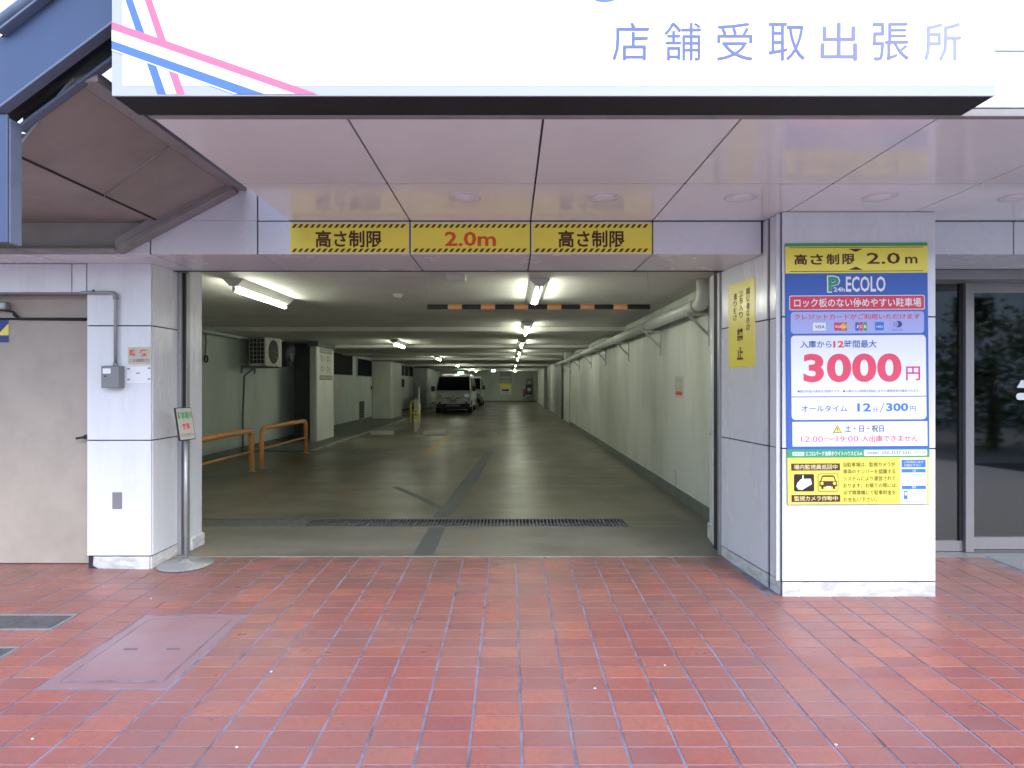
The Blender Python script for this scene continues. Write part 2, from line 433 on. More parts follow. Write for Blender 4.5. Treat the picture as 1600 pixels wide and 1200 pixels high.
for j in range(ky0, ky1):
    ya, yb = TY0 + j * PY, min(TY0 + (j + 1) * PY, Y0 - .004)
    if yb - ya < .03: continue
    for i in range(-42, 42):
        xa = TX0 + i * PX
        cx, cy = xa + PX / 2, (ya + yb) / 2
        if skip(cx, cy): continue
        cells.append((cx, cy, yb - ya))
def inframe(c):
    px = 797 + c[0] / c[1] * F if c[1] > .5 else -1
    py = 600 + (CAMZ - PZ(c[1])) / c[1] * F if c[1] > .5 else 9999
    return 20 < px < 1580 and py < 1192
near = sorted([c for c in cells if c[1] > .5 and inframe(c)], key=lambda c: c[1])[:298]
nearset = set(near)
tb_ = bmesh.new()
_o = random.getstate()
tile_bm(0, Y0, PX, PY, tb_)      # the shared tile, at the origin with the pavement's slope
me = bpy.data.meshes.new('tile'); tb_.to_mesh(me); tb_.free(); me.transform(Matrix.Translation((0, -Y0, 0))); me.materials.append(M['tile'])
for c in near:
    o = bpy.data.objects.new('tile', me); C.objects.link(o); o.parent = pavement
    o.location = (c[0] + random.uniform(-.0008, .0008), c[1] + random.uniform(-.0005, .0005), PZ(c[1]) + random.uniform(-.0006, .0006))
    o.rotation_euler = (random.uniform(-.003, .003), random.uniform(-.003, .003), random.uniform(-.004, .004))
rb = bmesh.new()
for c in cells:
    if c not in nearset: tile_bm(c[0], c[1], PX, c[2], rb)
me = bpy.data.meshes.new('tile_field'); rb.to_mesh(me); rb.free(); me.materials.append(M['tile'])
o = bpy.data.objects.new('tile_field', me); C.objects.link(o); o.parent = pavement; o['kind'] = 'stuff'

# granite strip before the glass door
g = MB().poly([(3.875, -3.0, PZ(-3.0) + .001), (9, -3.0, PZ(-3.0) + .001), (9, 5.3, PZ(5.3) + .001), (3.875, 5.3, PZ(5.3) + .001)]).build('entrance_paving', 'granite')
tag(g, 'smooth grey stone paving before the glass door', None, kind='structure')
e = bx('entrance_threshold', 'granite', None, 2.6, 3.87, Y0 + .002, 5.2, -.05, .004)
tag(e, 'grey threshold strip under the glass door', None, kind='structure')

road = MB().box(-60, 60, -45, -3.2, -.9, -.33).build('road', 'asphalt')
tag(road, 'asphalt road behind the viewer', None, kind='structure')
ground = MB().poly([(-150, -150, -.92), (150, -150, -.92), (150, 150, -.92), (-150, 150, -.92)]).build('ground', 'asphalt')
tag(ground, 'ground under the whole street', None, kind='structure')

# access hatch and gratings in the pavement
h = thing('access_hatch', 'smooth mauve access cover set flush in the red pavement', 'hatch', ((HX0 + HX1) / 2, (HY0 + HY1) / 2, PZ((HY0 + HY1) / 2)))
def pquad(x0, x1, y0, y1, dz, off): return [(x0 - off[0], y0 - off[1], PZ(y0) + dz - off[2]), (x1 - off[0], y0 - off[1], PZ(y0) + dz - off[2]),
                                            (x1 - off[0], y1 - off[1], PZ(y1) + dz - off[2]), (x0 - off[0], y1 - off[1], PZ(y1) + dz - off[2])]
MB().prism(pquad(HX0 + .012, HX1 - .012, HY0 + .012, HY1 - .012, -.02, h.location), (0, 0, .018)).build('border', 'hatch', h)
MB().prism(pquad(HX0 + .07, HX1 - .07, HY0 + .08, HY1 - .08, -.001, h.location), (0, 0, .003)).build('cover_plate', 'hatch', h)
for x_ in (HX0 + .2, HX1 - .2):
    MB().prism(pquad(x_ - .035, x_ + .035, 3.30, 3.312, .002, h.location), (0, 0, .003)).build('lifting_slot', 'grate', h)
fm = MB()
for a in ((HX0 + .066, HX1 - .066, HY0 + .072, HY0 + .079), (HX0 + .066, HX1 - .066, HY1 - .079, HY1 - .072), (HX0 + .062, HX0 + .068, HY0 + .072, HY1 - .072), (HX1 - .068, HX1 - .062, HY0 + .072, HY1 - .072)):
    fm.prism(pquad(*a, -.001, h.location), (0, 0, .0035))
fm.build('frame', 'grout', h)
for gi, (gx0, gx1, gy0, gy1) in enumerate(grates):
    t = thing('pavement_grate', ['dark metal grate in the pavement, the one nearer the wall', 'dark metal grate in the pavement, the one nearer the viewer'][gi],
              'grate', ((gx0 + gx1) / 2, (gy0 + gy1) / 2, PZ(gy0)), group='metal grates in the pavement')
    L = t.location
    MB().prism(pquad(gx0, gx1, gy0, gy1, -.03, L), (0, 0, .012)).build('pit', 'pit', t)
    f_ = MB()
    for a in ((gx0, gx1, gy0, gy0 + .012), (gx0, gx1, gy1 - .012, gy1), (gx1 - .012, gx1, gy0 + .012, gy1 - .012), (gx0, gx0 + .012, gy0 + .012, gy1 - .012)):
        f_.prism(pquad(*a, -.018, L), (0, 0, .022))
    f_.build('frame', 'steel', t)
    br = MB(); x_ = gx0 + .02
    while x_ < gx1 - .02:
        br.prism(pquad(x_, x_ + .012, gy0 + .014, gy1 - .014, -.016, L), (0, 0, .017)); x_ += .022
    for q in (.3, .6): br.prism(pquad(gx0 + .014, gx1 - .014, gy0 + (gy1 - gy0) * q, gy0 + (gy1 - gy0) * q + .012, -.014, L), (0, 0, .013))
    o = br.build('grate_bars', 'grate', t); o['kind'] = 'stuff'

# litter: little white specks on the tiles
SCR = ['white scrap on the tiles right of the mauve hatch', 'white scrap at the lower left corner of the pavement', 'white scrap below the mauve hatch, near the bottom edge', 'white speck right of centre, the farthest of the right hand scraps', 'white speck right of centre, left and nearer of a pair', 'white scrap on the tiles in the lower right of the pavement', 'white speck between the narrow pillar and the mauve hatch']
for k, (px, py) in enumerate(((424, 1050), (51, 1155), (370, 1168), (1039, 1040), (930, 1076), (1306, 1164), (236, 936))):
    Y = F * 1.528 / (py - 576); x_ = X(px, Y); s_ = .004
    m = MB()
    pts = [(x_ + s_ * 1.6 * math.cos(a * 1.05) * random.uniform(.7, 1.2), Y + s_ * 1.3 * math.sin(a * 1.05) * random.uniform(.7, 1.2), PZ(Y) + .0008) for a in range(6)]
    m.prism(pts, (0, 0, .0025))
    tag(m.build('paper_scrap', 'p_white'), SCR[k], 'litter', group='tiny white scraps on the pavement')

# ================================================================== GARAGE SHELL
GZ = CAMZ + 1.025          # ceiling
BZ = CAMZ + .945           # underside of the beams
WL, WR, YE = -5.5, 2.05, 47.5
fl = MB()
fl.box(WL - .3, WR + .3, 6.33, YE + .3, -.3, 0)
garage_floor = tag(fl.build('garage_floor', 'gfloor'), 'worn greenish concrete garage floor with tyre stains', None, kind='structure')
ap = MB().box(-3.3, WR + .05, Y0, 5.97, -.3, 0).box(-5.5, -3.3, 5.3, 5.97, -.3, 0).build('entrance_apron', 'apron')
tag(ap, 'lighter concrete strip between drain and red tiles', None, kind='structure')
bx('apron_fill', 'gfloor', ap, 1.185, WR + .05, 5.97, 6.33, -.3, 0)
MB().box(-3.0, 2.0, Y0 - .003, Y0 + .012, -.05, .0035).build('mortar_edge', 'whiteline', ap)

gc = MB().box(WL - .3, WR + .3, 4.95, YE + .3, GZ, GZ + .3)
gceil = tag(gc.build('garage_ceiling', 'gceil'), 'grey painted concrete garage ceiling crossed by shallow beams', None, kind='structure')
ye = 12.4
for k in range(9):
    w_ = 1.5 if k == 0 else .55
    if ye < YE: bx('beam', 'gceil', gceil, WL, WR, ye - w_, ye, BZ, GZ + .01, .012)
    ye += 4.04
lw = MB().box(WL - .3, WL, 5.3, YE, -.1, GZ + .05)
left_wall = tag(lw.build('left_wall', 'gwall'), 'pale green left wall of the garage', None, kind='structure')
bx('skirting', 'gbase', left_wall, WL, WL + .012, 5.3, 16.3, 0, .12)
bx('haunch', 'gwall', left_wall, WL, WL + .18, 5.3, 14.4, GZ - .13, GZ - .001, .02)
bx('skirting', 'gbase', left_wall, WL, WL + .012, 16.5, YE, 0, .12)
rw = MB().box(WR, WR + .3, 5.0, 20.9, -.1, GZ + .05).box(WR + .07, WR + .3, 20.9, YE, -.1, GZ + .05)
right_wall = tag(rw.build('right_wall', 'gwall_right'), 'stained pale right wall of the garage', None, kind='structure')
bx('skirting', 'gbase', right_wall, WR - .014, WR - .001, 5.62, 20.9, 0, .13)
bx('joint_strip', 'gbase', right_wall, WR - .004, WR + .03, 20.86, 20.93, 0, GZ)
bx('end_pier', 'gwall', right_wall, WR - .08, WR + .06, 35, 35.6, 0, GZ)
tb('wall_pipe', 'gbase', right_wall, [(WR + .03, 24.2, 0), (WR + .03, 24.2, GZ)], .04, 8)
ew = MB().box(WL - .3, WR + .6, YE, YE + .3, -.1, GZ + .05)
end_wall = tag(ew.build('end_wall', 'gwall'), 'pale end wall far inside the garage', None, kind='structure')
bx('skirting', 'gbase', end_wall, WL, WR, YE - .012, YE - .001, 0, .1)
fw = MB().box(WL - .3, -2.735, 5.06, 5.3, -.1, GZ + .05)
tag(fw.build('front_wall', 'gwall'), 'front wall beside the garage opening', None, kind='structure')

# repair patches, lines and kerb on the floor
def ribbon(name, mat, pts, ws, z=.004, parent=None):
    m = MB(); L, Rr = [], []
    for i, (x, y) in enumerate(pts):
        a = Vector(pts[max(i - 1, 0)]); b = Vector(pts[min(i + 1, len(pts) - 1)])
        t = (b - a).normalized(); n = Vector((-t.y, t.x)); w = ws[i] / 2
        L.append((x + n.x * w, y + n.y * w, z)); Rr.append((x - n.x * w, y - n.y * w, z))
    for i in range(len(pts) - 1): m.poly([Rr[i], Rr[i + 1], L[i + 1], L[i]])
    return m.build(name, mat, parent)
def ribpx(name, mat, pxs, ws, z=.004, parent=None, sub=5):
    p = [FL(*q) for q in pxs]; out, w2 = [], []
    for i in range(len(p) - 1):
        for s in range(sub):
            t = s / sub; out.append((p[i][0] * (1 - t) + p[i + 1][0] * t + random.uniform(-.008, .008), p[i][1] * (1 - t) + p[i + 1][1] * t)); w2.append(ws[i] * (1 - t) + ws[i + 1] * t + random.uniform(-.01, .01))
    out.append(p[-1]); w2.append(ws[-1])
    return ribbon(name, mat, out, w2, z, parent)
ribpx('repair_patch', 'patch', [(660, 867.5), (683, 824.5)], [.17, .16], .003, ap)
ribpx('repair_patch', 'patch', [(689, 809), (708, 786), (737, 748), (765, 706)], [.17, .18, .20, .17], .004, garage_floor)
ribpx('repair_patch', 'patch', [(618, 761), (660, 780), (697, 798)], [.10, .09, .08], .003, garage_floor)
ln = ribpx('floor_line', 'floorline', [(668, 709), (686, 693), (706, 680)], [.15, .15, .14], .004)
tag(ln, 'short worn orange line painted on the garage floor', None, kind='structure')
for q, (ya, xa, xb) in enumerate(((8.55, -4.1, 2.0), (12.9, -3.9, 2.0), (19.5, -4.0, 2.0))):
    pts = [(xa + (xb - xa) * k / 14, ya + random.uniform(-.012, .012)) for k in range(15)]
    ribbon('slab_joint', 'gbase', pts, [.012] * 15, .0025, garage_floor)
kb = MB().box(-4.17, -4.07, 12.6, 24.2, 0, .035, .006).build('floor_kerb', 'whiteline')
tag(kb, 'low pale kerb edge along the left side of the garage floor', None, kind='structure')
ln = bx('bay_line', 'whiteline', None, -3.4, -1.7, 13.2, 13.26, 0, .004)
tag(ln, 'faint worn line across the first parking bay', None, kind='structure')
sw = bx('side_walkway', 'gbase', None, WL + .012, -4.17, 12.6, 24.2, 0, .03)
tag(sw, 'dark side strip between kerb and left wall', None, kind='structure')

# drain channel
dr = thing('drain_grating', 'long steel drain grating across the garage entrance floor', 'drain', (-.9, 6.15, 0))
DX0, DX1, DY0, DY1 = -3.3, 1.18, 5.98, 6.32
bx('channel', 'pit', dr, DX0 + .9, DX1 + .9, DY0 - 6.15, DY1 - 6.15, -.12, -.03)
fr = MB()
for a in ((DX0, DX1, DY0 - .012, DY0 + .02), (DX0, DX1, DY1 - .02, DY1 + .012), (DX1 - .02, DX1 + .004, DY0 + .02, DY1 - .02)):
    fr.box(a[0] + .9, a[1] + .9, a[2] - 6.15, a[3] - 6.15, -.03, .003)
fr.build('frame', 'grate', dr)
gb = MB(); x_ = DX0
while x_ < DX1 - .02:
    gb.box(x_ + .9, x_ + .912, DY0 + .021 - 6.15, DY1 - .021 - 6.15, -.028, .001); x_ += .036
for q in (.14, .34): gb.box(DX0 + .9, DX1 + .88, DY0 + q * 1.0 - .02 - 6.15 + .0, DY0 + q - .006 - 6.15, -.026, -.0005)
o = gb.build('grating_bars', 'grate', dr); o['kind'] = 'stuff'
bx('silted_end', 'gfloor', dr, DX0 + .9, -2.05 + .9, DY0 + .021 - 6.15, DY1 - .021 - 6.15, -.03, -.004)

# ================================================================== FACADE
LZ0, LZ1 = CAMZ + .92, CAMZ + 1.157      # lintel underside, soffit
LY0, LY1 = 4.31, 4.94
JG = .005
lint = thing('entrance_lintel', 'white panelled lintel above the garage opening with the yellow height signs', 'lintel', (0, LY0, LZ0))
L = lint.location
def lb(name, mat, x0, x1, y0, y1, z0, z1, bev=0): return bx(name, mat, lint, x0 - L.x, x1 - L.x, y0 - L.y, y1 - L.y, z0 - L.z, z1 - L.z, bev)
lb('core', 'joint', -6.0, 1.80, LY0 + .012, LY1 - .002, LZ0 + .012, LZ1 + .05)
lb('core', 'joint', -6.0, -1.56, LY0 + .012, LY1 + .1, LZ1 + .05, 5.0)
jx = [-6.0, -4.3, -3.40, -2.55, -1.79, -.71, .145, 1.01, 1.722]
for i in range(len(jx) - 1):
    a, b = jx[i] + JG, jx[i + 1] - JG
    if b > 1.7: b = 1.779
    lb('front_panel', 'panel_lintel', a, b, LY0, LY0 + .012, LZ0 + .001, LZ1 - (.006 if a > -1.9 else 0), .0015)
    lb('underside_panel', 'panel_lintel', a, b, LY0 + .003, LY1 - (.002), LZ0, LZ0 + .011, .0015)
    if i == 4: lb('upper_panel', 'panel_lintel', a, -1.565, LY0, LY0 + .012, LZ1 + .002, LZ1 + .8, .0015)
    if b < -1.6:
        lb('upper_panel', 'panel_lintel', a, b, LY0, LY0 + .012, LZ1 + .002, LZ1 + .8, .0015)
        lb('upper_panel', 'panel_lintel', a, b, LY0, LY0 + .012, LZ1 + .81, LZ1 + 1.8, .0015)
lb('edge_trim', 'joint', -3.4, 1.8, LY1 - .002, LY1 + .012, LZ0 - .006, LZ0 + .10)

# soffit panels in front of the opening
sj = [-1.56, -.71, .145, 1.01, 1.865, 2.72, 3.575, 4.43, 5.3, 6.2, 7.1]
soffit = MB().box(-1.56, 8, 2.63, LY0 + .011, LZ1 + .012, LZ1 + .25)
soffit = tag(soffit.build('soffit', 'joint'), 'glossy lilac white panelled soffit over the entrance', None, kind='structure')
for i in range(len(sj) - 1):
    for (ya, yb) in ((1.75 + .9, 3.52), (3.52, LY0)):
        o = bx('soffit_panel', 'soffit', soffit, sj[i] + .005, sj[i + 1] - .005, ya + .004, yb - .004, LZ1, LZ1 + .0125, .0015)
bx('joint_seal', 'joint', soffit, -1.56, 8, 3.516, 3.524, LZ1 + .0015, LZ1 + .0115)
bx('edge_channel', 'stairflange', soffit, -1.56, 8, 2.62, 2.652, LZ1 - .004, LZ1 + .03, .003)
for k in range(5):
    x_ = (sj[k + 1] + sj[k + 2]) / 2 if k < 9 else 0
    x_ = -.28 + .855 * k
    t = thing('recessed_downlight', ['unlit recessed downlight over the middle height sign', 'unlit recessed downlight over the right height sign', 'unlit recessed downlight nearest left of the price pillar',
              'unlit recessed downlight directly above the price pillar', 'unlit recessed downlight right of the price pillar, at the frame edge'][k], 'ceiling light', (x_, 3.76, LZ1), group='round downlights in the soffit')
    m = MB()
    prof = [(.062, -.001), (.085, -.006), (.098, -.005), (.10, -.0005)]
    tt = bmesh.new(); n = 32; rings = [[tt.verts.new((r_ * math.cos(a * 2 * math.pi / n), r_ * math.sin(a * 2 * math.pi / n), z_)) for a in range(n)] for r_, z_ in prof]
    for i in range(len(rings) - 1):
        for a in range(n):
            f_ = tt.faces.new((rings[i][a], rings[i][(a + 1) % n], rings[i + 1][(a + 1) % n], rings[i + 1][a])); f_.smooth = True
    m.add(tt); m.build('trim_ring', 'panel', t)
    m = MB(); tt = bmesh.new(); prof = [(.062, -.001), (.05, -.004), (.03, -.007), (.001, -.008)]
    rings = [[tt.verts.new((r_ * math.cos(a * 2 * math.pi / n), r_ * math.sin(a * 2 * math.pi / n), z_)) for a in range(n)] for r_, z_ in prof]
    for i in range(len(rings) - 1):
        for a in range(n):
            f_ = tt.faces.new((rings[i][a], rings[i + 1][a], rings[i + 1][(a + 1) % n], rings[i][(a + 1) % n])); f_.smooth = True
    m.add(tt); m.build('diffuser', 'p_white', t)

# upper storey above the soffit
up = thing('upper_facade', 'bright white panelled wall above the soffit, right of the shop sign', 'facade', (3, 2.62, LZ1 + .03))
U = up.location
def ub(name, mat, x0, x1, y0, y1, z0, z1, bev=0): return bx(name, mat, up, x0 - U.x, x1 - U.x, y0 - U.y, y1 - U.y, z0 - U.z, z1 - U.z, bev)
ub('core', 'joint', -1.56, 8, 2.635, 5.4, LZ1 + .26, 6.5)
ub('core', 'joint', -1.56, 8, 2.635, 2.66, LZ1 + .03, LZ1 + .27)
zj = [LZ1 + .032, Z(80, 2.62), Z(80, 2.62) + .9, Z(80, 2.62) + 1.8, 6.5]
for xa, xb in ((-1.56, .2), (.2, 1.0), (1.0, 2.0), (2.0, 3.575), (3.575, 5.3), (5.3, 8)):
    for i in range(4): ub('wall_panel', 'panel_lintel', xa + .004, xb - .004, 2.62, 2.634, zj[i] + .003, zj[i + 1] - .003, .0015)

# lintel and pillar to the right
rl = thing('side_lintel', 'white panelled lintel above the glass entrance door', 'lintel', (4.5, LY0, LZ0))
def rb_(name, mat, x0, x1, y0, y1, z0, z1, bev=0): return bx(name, mat, rl, x0 - 4.5, x1 - 4.5, y0 - LY0, y1 - LY0, z0 - LZ0, z1 - LZ0, bev)
rb_('core', 'joint', 2.80, 8, LY0 + .012, 5.3, LZ0 + .012, LZ1 + .05)
for a, b in ((2.81, 3.57), (3.57, 4.43), (4.43, 5.3), (5.3, 8)):
    rb_('front_panel', 'panel_lintel', a + JG, b - JG, LY0 - .0, LY0 + .012, LZ0 + .001, LZ1 - .006, .0015)
    rb_('underside_panel', 'panel_lintel', a + JG, b - JG, LY0 + .003, 4.86, LZ0, LZ0 + .011, .0015)

# ---- panelled pillars
def pillar_panels(root, O, face, x0, x1, levels, mat):
    pass
PF = 4.077
rp = thing('entrance_pillar', 'broad white panelled pillar carrying the parking price sign', 'pillar', (2.33, 4.5, PZ(4.5)))
O = rp.location
lev = [PZ(PF) - .02, CAMZ - 1.326, CAMZ - .433, CAMZ + .4506, LZ1]
def quad_panel(root, O, p0, p1, z0, z1, out, thick=.012, name='panel', mat='panel', g=.0045):
    """a panel standing between the plan points p0 and p1, set proud along out"""
    a, b = Vector(p0), Vector(p1); t = (b - a).normalized()
    a = a + t * g; b = b - t * g; n = Vector(out)
    pts = [(a.x, a.y, z0 + g), (b.x, b.y, z0 + g), (b.x, b.y, z1 - g), (a.x, a.y, z1 - g)]
    pts = [Vector(p) - O for p in pts]
    return MB().prism(pts, Vector((n.x, n.y, 0)) * thick, .0012).build(name, mat, root)
def core(root, O, plan, z0, z1, name='core', mat='joint'):
    return MB().prism([Vector((x, y, z0)) - O for x, y in plan], (0, 0, z1 - z0)).build(name, mat, root)
# plan of the right pillar (clockwise seen from above)
S0 = (1.742, 4.985); S1 = (1.800, 4.255); N1 = (1.845, 4.215); N2 = (1.845, 4.10); F0 = (1.835, PF + .012); F1 = (2.845, PF + .012)
core(rp, O, [(1.742, 4.985), (1.818, 4.245), (1.835, PF + .014), (2.855, PF + .014), (2.855, 5.2), (1.742, 5.2)], PZ(PF) - .05, LZ1 - .0005)
for i in range(4):
    nm, mt, z0, z1 = ('plinth', 'plinth', lev[0], lev[1]) if i == 0 else ('panel', 'panel', lev[i], lev[i + 1])
    dz = 0
    quad_panel(rp, O, (1.742, 4.985), (1.815, 4.26), z0, z1, (-1, -.1), .012, nm, mt)
    quad_panel(rp, O, (1.819, 4.235), (1.835, PF + .035), z0, z1, (-1, -.1), .012, nm, mt, .003)
    quad_panel(rp, O, (1.822, PF + .012), (2.857, PF + .012), z0, z1, (0, -1), .012, nm, mt, .0045)
    quad_panel(rp, O, (2.857, PF + .03), (2.857, 5.0), z0, z1, (1, 0), .012, nm, mt)
bx('corner_strip', 'panel', rp, 1.796 - O.x, 1.822 - O.x, 4.10 - O.y, 4.112 - O.y, lev[1] - O.z, LZ1 - .01 - O.z)

# left pillar
lp = thing('entrance_pillar', 'narrow white panelled pillar left of the garage opening with conduit and notices', 'pillar', (-2.98, 4.85, PZ(4.85)))
O = lp.location
LPX0, LPX1, LPF = -3.232, -2.735, 4.64
core(lp, O, [(LPX0 + .006, LPF + .014), (LPX1 - .014, LPF + .014), (LPX1 - .014, 5.06), (LPX0 + .006, 5.06)], PZ(LPF) - .05, LZ0 + .008)
for i in range(4):
    z0, z1 = [PZ(LPF) - .02, CAMZ - 1.314, CAMZ - .430, CAMZ + .4445, LZ0 + .004][i:i + 2]
    if i == 0:
        MB().prism([Vector(p) - O for p in ((LPX0 + .03, LPF + .02, z0), (LPX1 - .016, LPF - .012, z0), (LPX1 - .02, LPF + .004, z1 - .006), (LPX0 + .05, LPF + .004, z1 - .006))], (0, .02, 0), .002).build('plinth', 'plinth', lp)
        quad_panel(lp, O, (LPX1 - .014, LPF + .0), (LPX1 - .014, 5.05), z0, z1, (1, 0), .014, 'plinth', 'plinth')
    else:
        quad_panel(lp, O, (LPX0, LPF + .014), (LPX1 - .002, LPF + .014), z0, z1, (0, -1), .014)
        quad_panel(lp, O, (LPX1 - .014, LPF + .014), (LPX1 - .014, 5.05), z0, z1, (1, 0), .014)
        quad_panel(lp, O, (LPX0 + .006, 5.05), (LPX0 + .006, LPF + .016), z0, z1, (-1, 0), .010)
pz = lambda py: Z(py, LPF)
bx('cover_plate', 'greybox', lp, X(176, LPF) - O.x, X(191, LPF) - O.x, LPF - .006 - O.y, LPF - O.y, pz(795) - O.z, pz(769) - O.z, .002)

# jambs and shutter guide rails
jl = thing('door_jamb', 'pale grey jamb with shutter guide rail on the left of the opening', 'door jamb', (-2.70, 5.15, 0), 'jambs of the garage opening')
MB().box(-.06, .015, -.06, .15, 0, LZ0 + .05, .004).build('jamb', 'panel', jl)
bx('foot', 'plinth', jl, -.055, .032, -.05, .17, 0, .11, .01)
bx('guide_rail', 'steel', jl, -.034, -.004, -.155, -.125, 0, LZ0 - .002, .002)
bx('guide_rail', 'steel', jl, .0, .022, -.110, -.064, 0, LZ0 - .002, .002)
bx('seal_strip', 'joint', jl, -.03, .012, -.128, -.106, 0, LZ0 - .002)
jr = thing('door_jamb', 'pale grey jamb with shutter guide rail on the right of the opening', 'door jamb', (1.85, 5.3, 0), 'jambs of the garage opening')
MB().prism([(-.09, -.24, 0), (.25, -.24, 0), (.25, .28, 0), (-.02, .28, 0)], (0, 0, LZ0 + .05)).build('jamb', 'panel', jr)
MB().prism([(-.115, -.235, 0), (-.09, -.235, 0), (-.02, .29, 0), (-.035, .29, 0)], (0, 0, .13)).build('foot', 'plinth', jr)
bx('guide_rail', 'steel', jr, -.135, -.112, -.315, -.285, 0, LZ0 - .002, .002)
bx('guide_rail', 'steel', jr, -.128, -.095, -.278, -.246, 0, LZ0 - .002, .002)
bx('seal_strip', 'joint', jr, -.12, -.09, -.286, -.277, 0, LZ0 - .002)
tb('hook', 'steel', jr, [(-.115, -.10, 1.0), (-.14, -.10, 1.0), (-.142, -.10, .975), (-.135, -.10, .965)], .004, 6)

# left beige wall with steel door
dw = thing('beige_steel_door', 'flat beige steel door leaf with a lever handle left of the narrow pillar', 'door', (-4.0, 4.78, PZ(4.78)))
O = dw.location
bx('door_leaf', 'beige', dw, -6 - O.x, LPX0 + .0 - O.x, 4.755 - O.y, 4.80 - O.y, PZ(4.75) + .006 - O.z, Z(500, 4.755) - O.z, .003)
bx('transom_panel', 'beige', dw, -6 - O.x, LPX0 - O.x, 4.762 - O.y, 4.80 - O.y, Z(496.5, 4.755) - O.z, Z(457, 4.755) - O.z, .003)
bx('gap', 'joint', dw, -6 - O.x, LPX0 - O.x, 4.785 - O.y, 4.83 - O.y, PZ(4.75) - O.z, LZ0 - O.z)
m = MB().tube([(X(133, 4.7) - O.x, 4.75 - O.y, Z(683, 4.7) - O.z), (X(133, 4.7) - O.x, 4.70 - O.y, Z(683, 4.7) - O.z)], .018, 12)
m.tube([(X(132, 4.7) - O.x, 4.705 - O.y, Z(683, 4.7) - O.z), (X(119, 4.7) - O.x, 4.70 - O.y, Z(685, 4.7) - O.z)], .009, 8)
m.build('handle', 'black', dw)
bd = thing('door_header', 'white panel band above the beige steel door', 'lintel', (-4.2, 4.64, LZ0 - .22))
for a, b in ((-6, X(112, 4.64)), (X(112, 4.64), LPX0)):
    bx('header_panel', 'panel', bd, a + .004 + 4.2, b - .004 + 4.2, 0, .012, 0, .216, .0015)
bx('core', 'joint', bd, -6 + 4.2, LPX0 + 4.2, .012, .3, -.003, .219)
bx('drip_edge', 'stairflange', bd, -6 + 4.2, LPX0 + 4.2 - .002, .002, .12, -.012, -.004)
sh = front_sheet(thing('hazard_sticker', 'yellow and dark striped sticker on the beige door at the left edge', 'sticker', (0, 0, 0)), 4.755)
sh.root.location = (0, 0, 0)
sh.rect('sheet', 'p_navy', -30, 500, 14, 535, .002)
sh.shape('stripe', 'yellow2', [(-4, 524), (14, 505), (14, 524)], .003)
sh.shape('stripe', 'p_lav', [(-30, 500), (0, 500), (-30, 520)], .003)
hk = thing('door_closer', 'grey door closer arm at the top left of the beige door', 'door closer', (X(8, 4.72), 4.72, Z(478, 4.72)))
bx('body', 'greypipe', hk, -.14, .02, -.03, .03, -.03, .03, .008)
tb('arm', 'black', hk, [(-.05, 0, -.03), (.06, 0, -.045), (.09, .02, -.085)], .008, 6)
m = MB().tube([(X(20, 4.74), 4.745, Z(491, 4.74)), (X(28, 4.74), 4.745, Z(498.5, 4.74)), (X(134, 4.74), 4.745, Z(499.5, 4.74))], .009, 8)
tag(m.build('black_cable', 'black'), 'black cable running along the top of the beige door', 'cable')

# ================================================================== GLASS ENTRANCE
DY = 5.07
gd = thing('glass_entrance_door', 'aluminium framed glass door right of the price pillar', 'door', (3.9, DY, PZ(DY)))
O = gd.location
def gb_(name, mat, x0, x1, y0, y1, z0, z1, bev=.002): return bx(name, mat, gd, x0 - O.x, x1 - O.x, y0 - O.y, y1 - O.y, z0 - O.z, z1 - O.z, bev)
zt = Z(440, DY); zb = PZ(DY) + .005
gb_('header_rail', 'alu', 2.86, 7, 4.87, 5.15, Z(437.5, 4.9), LZ0 + .0)
gb_('door_post', 'alu', X(1505, DY), X(1518, DY), DY - .03, DY + .06, zb, Z(437.5, 4.9))
gb_('door_post', 'alu', 2.88, 2.95, DY, DY + .06, zb, zt)
gb_('bottom_rail', 'alu', 2.95, X(1505, DY), DY + .0, DY + .05, zb, Z(845, DY))
gb_('bottom_rail', 'alu', X(1518, DY), 7, DY - .01, DY + .04, Z(858, DY), Z(839, DY))
gb_('threshold', 'grate', X(1518, DY), 7, DY - .02, DY + .05, zb, Z(859, DY))
gb_('top_rail', 'alu', X(1518, DY), 7, DY - .01, DY + .04, Z(458, DY), Z(441, DY))
gb_('glass_pane', 'glass', 2.95, X(1500, DY), DY + .02, DY + .026, Z(845, DY), zt, 0)
gb_('stile', 'black', X(1500, DY), X(1505, DY), DY + .005, DY + .05, Z(845, DY), zt)
gb_('glass_pane', 'glass', X(1518, DY) + .001, 7, DY + .01, DY + .016, Z(839, DY), Z(458, DY), 0)
gb_('glazing_bead', 'black', X(1518, DY), 7, DY + .0, DY + .02, Z(442, DY) - .0, Z(440, DY))
sh = Sheet(gd, Vector((-797 * DY / F, DY, CAMZ + 600 * DY / F)) - O, (DY / F, 0, 0), (0, 0, -DY / F), (0, -1, 0))
sh.shape('door_mark', 'p_white', [(1590, 606), (1597, 594), (1612, 594), (1612, 606)], -.008)
sh.rect('door_mark', 'p_white', 1589, 614, 1615, 625, -.008, 5)
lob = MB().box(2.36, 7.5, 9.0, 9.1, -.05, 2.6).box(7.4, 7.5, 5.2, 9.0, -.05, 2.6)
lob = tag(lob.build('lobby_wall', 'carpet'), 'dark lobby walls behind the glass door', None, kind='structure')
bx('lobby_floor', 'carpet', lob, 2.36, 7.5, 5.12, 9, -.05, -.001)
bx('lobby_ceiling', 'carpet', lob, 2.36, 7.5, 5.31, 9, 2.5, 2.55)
ct = thing('reception_counter', 'grey counter standing in the dark lobby behind the glass', 'counter', (4.9, 7.3, 0))
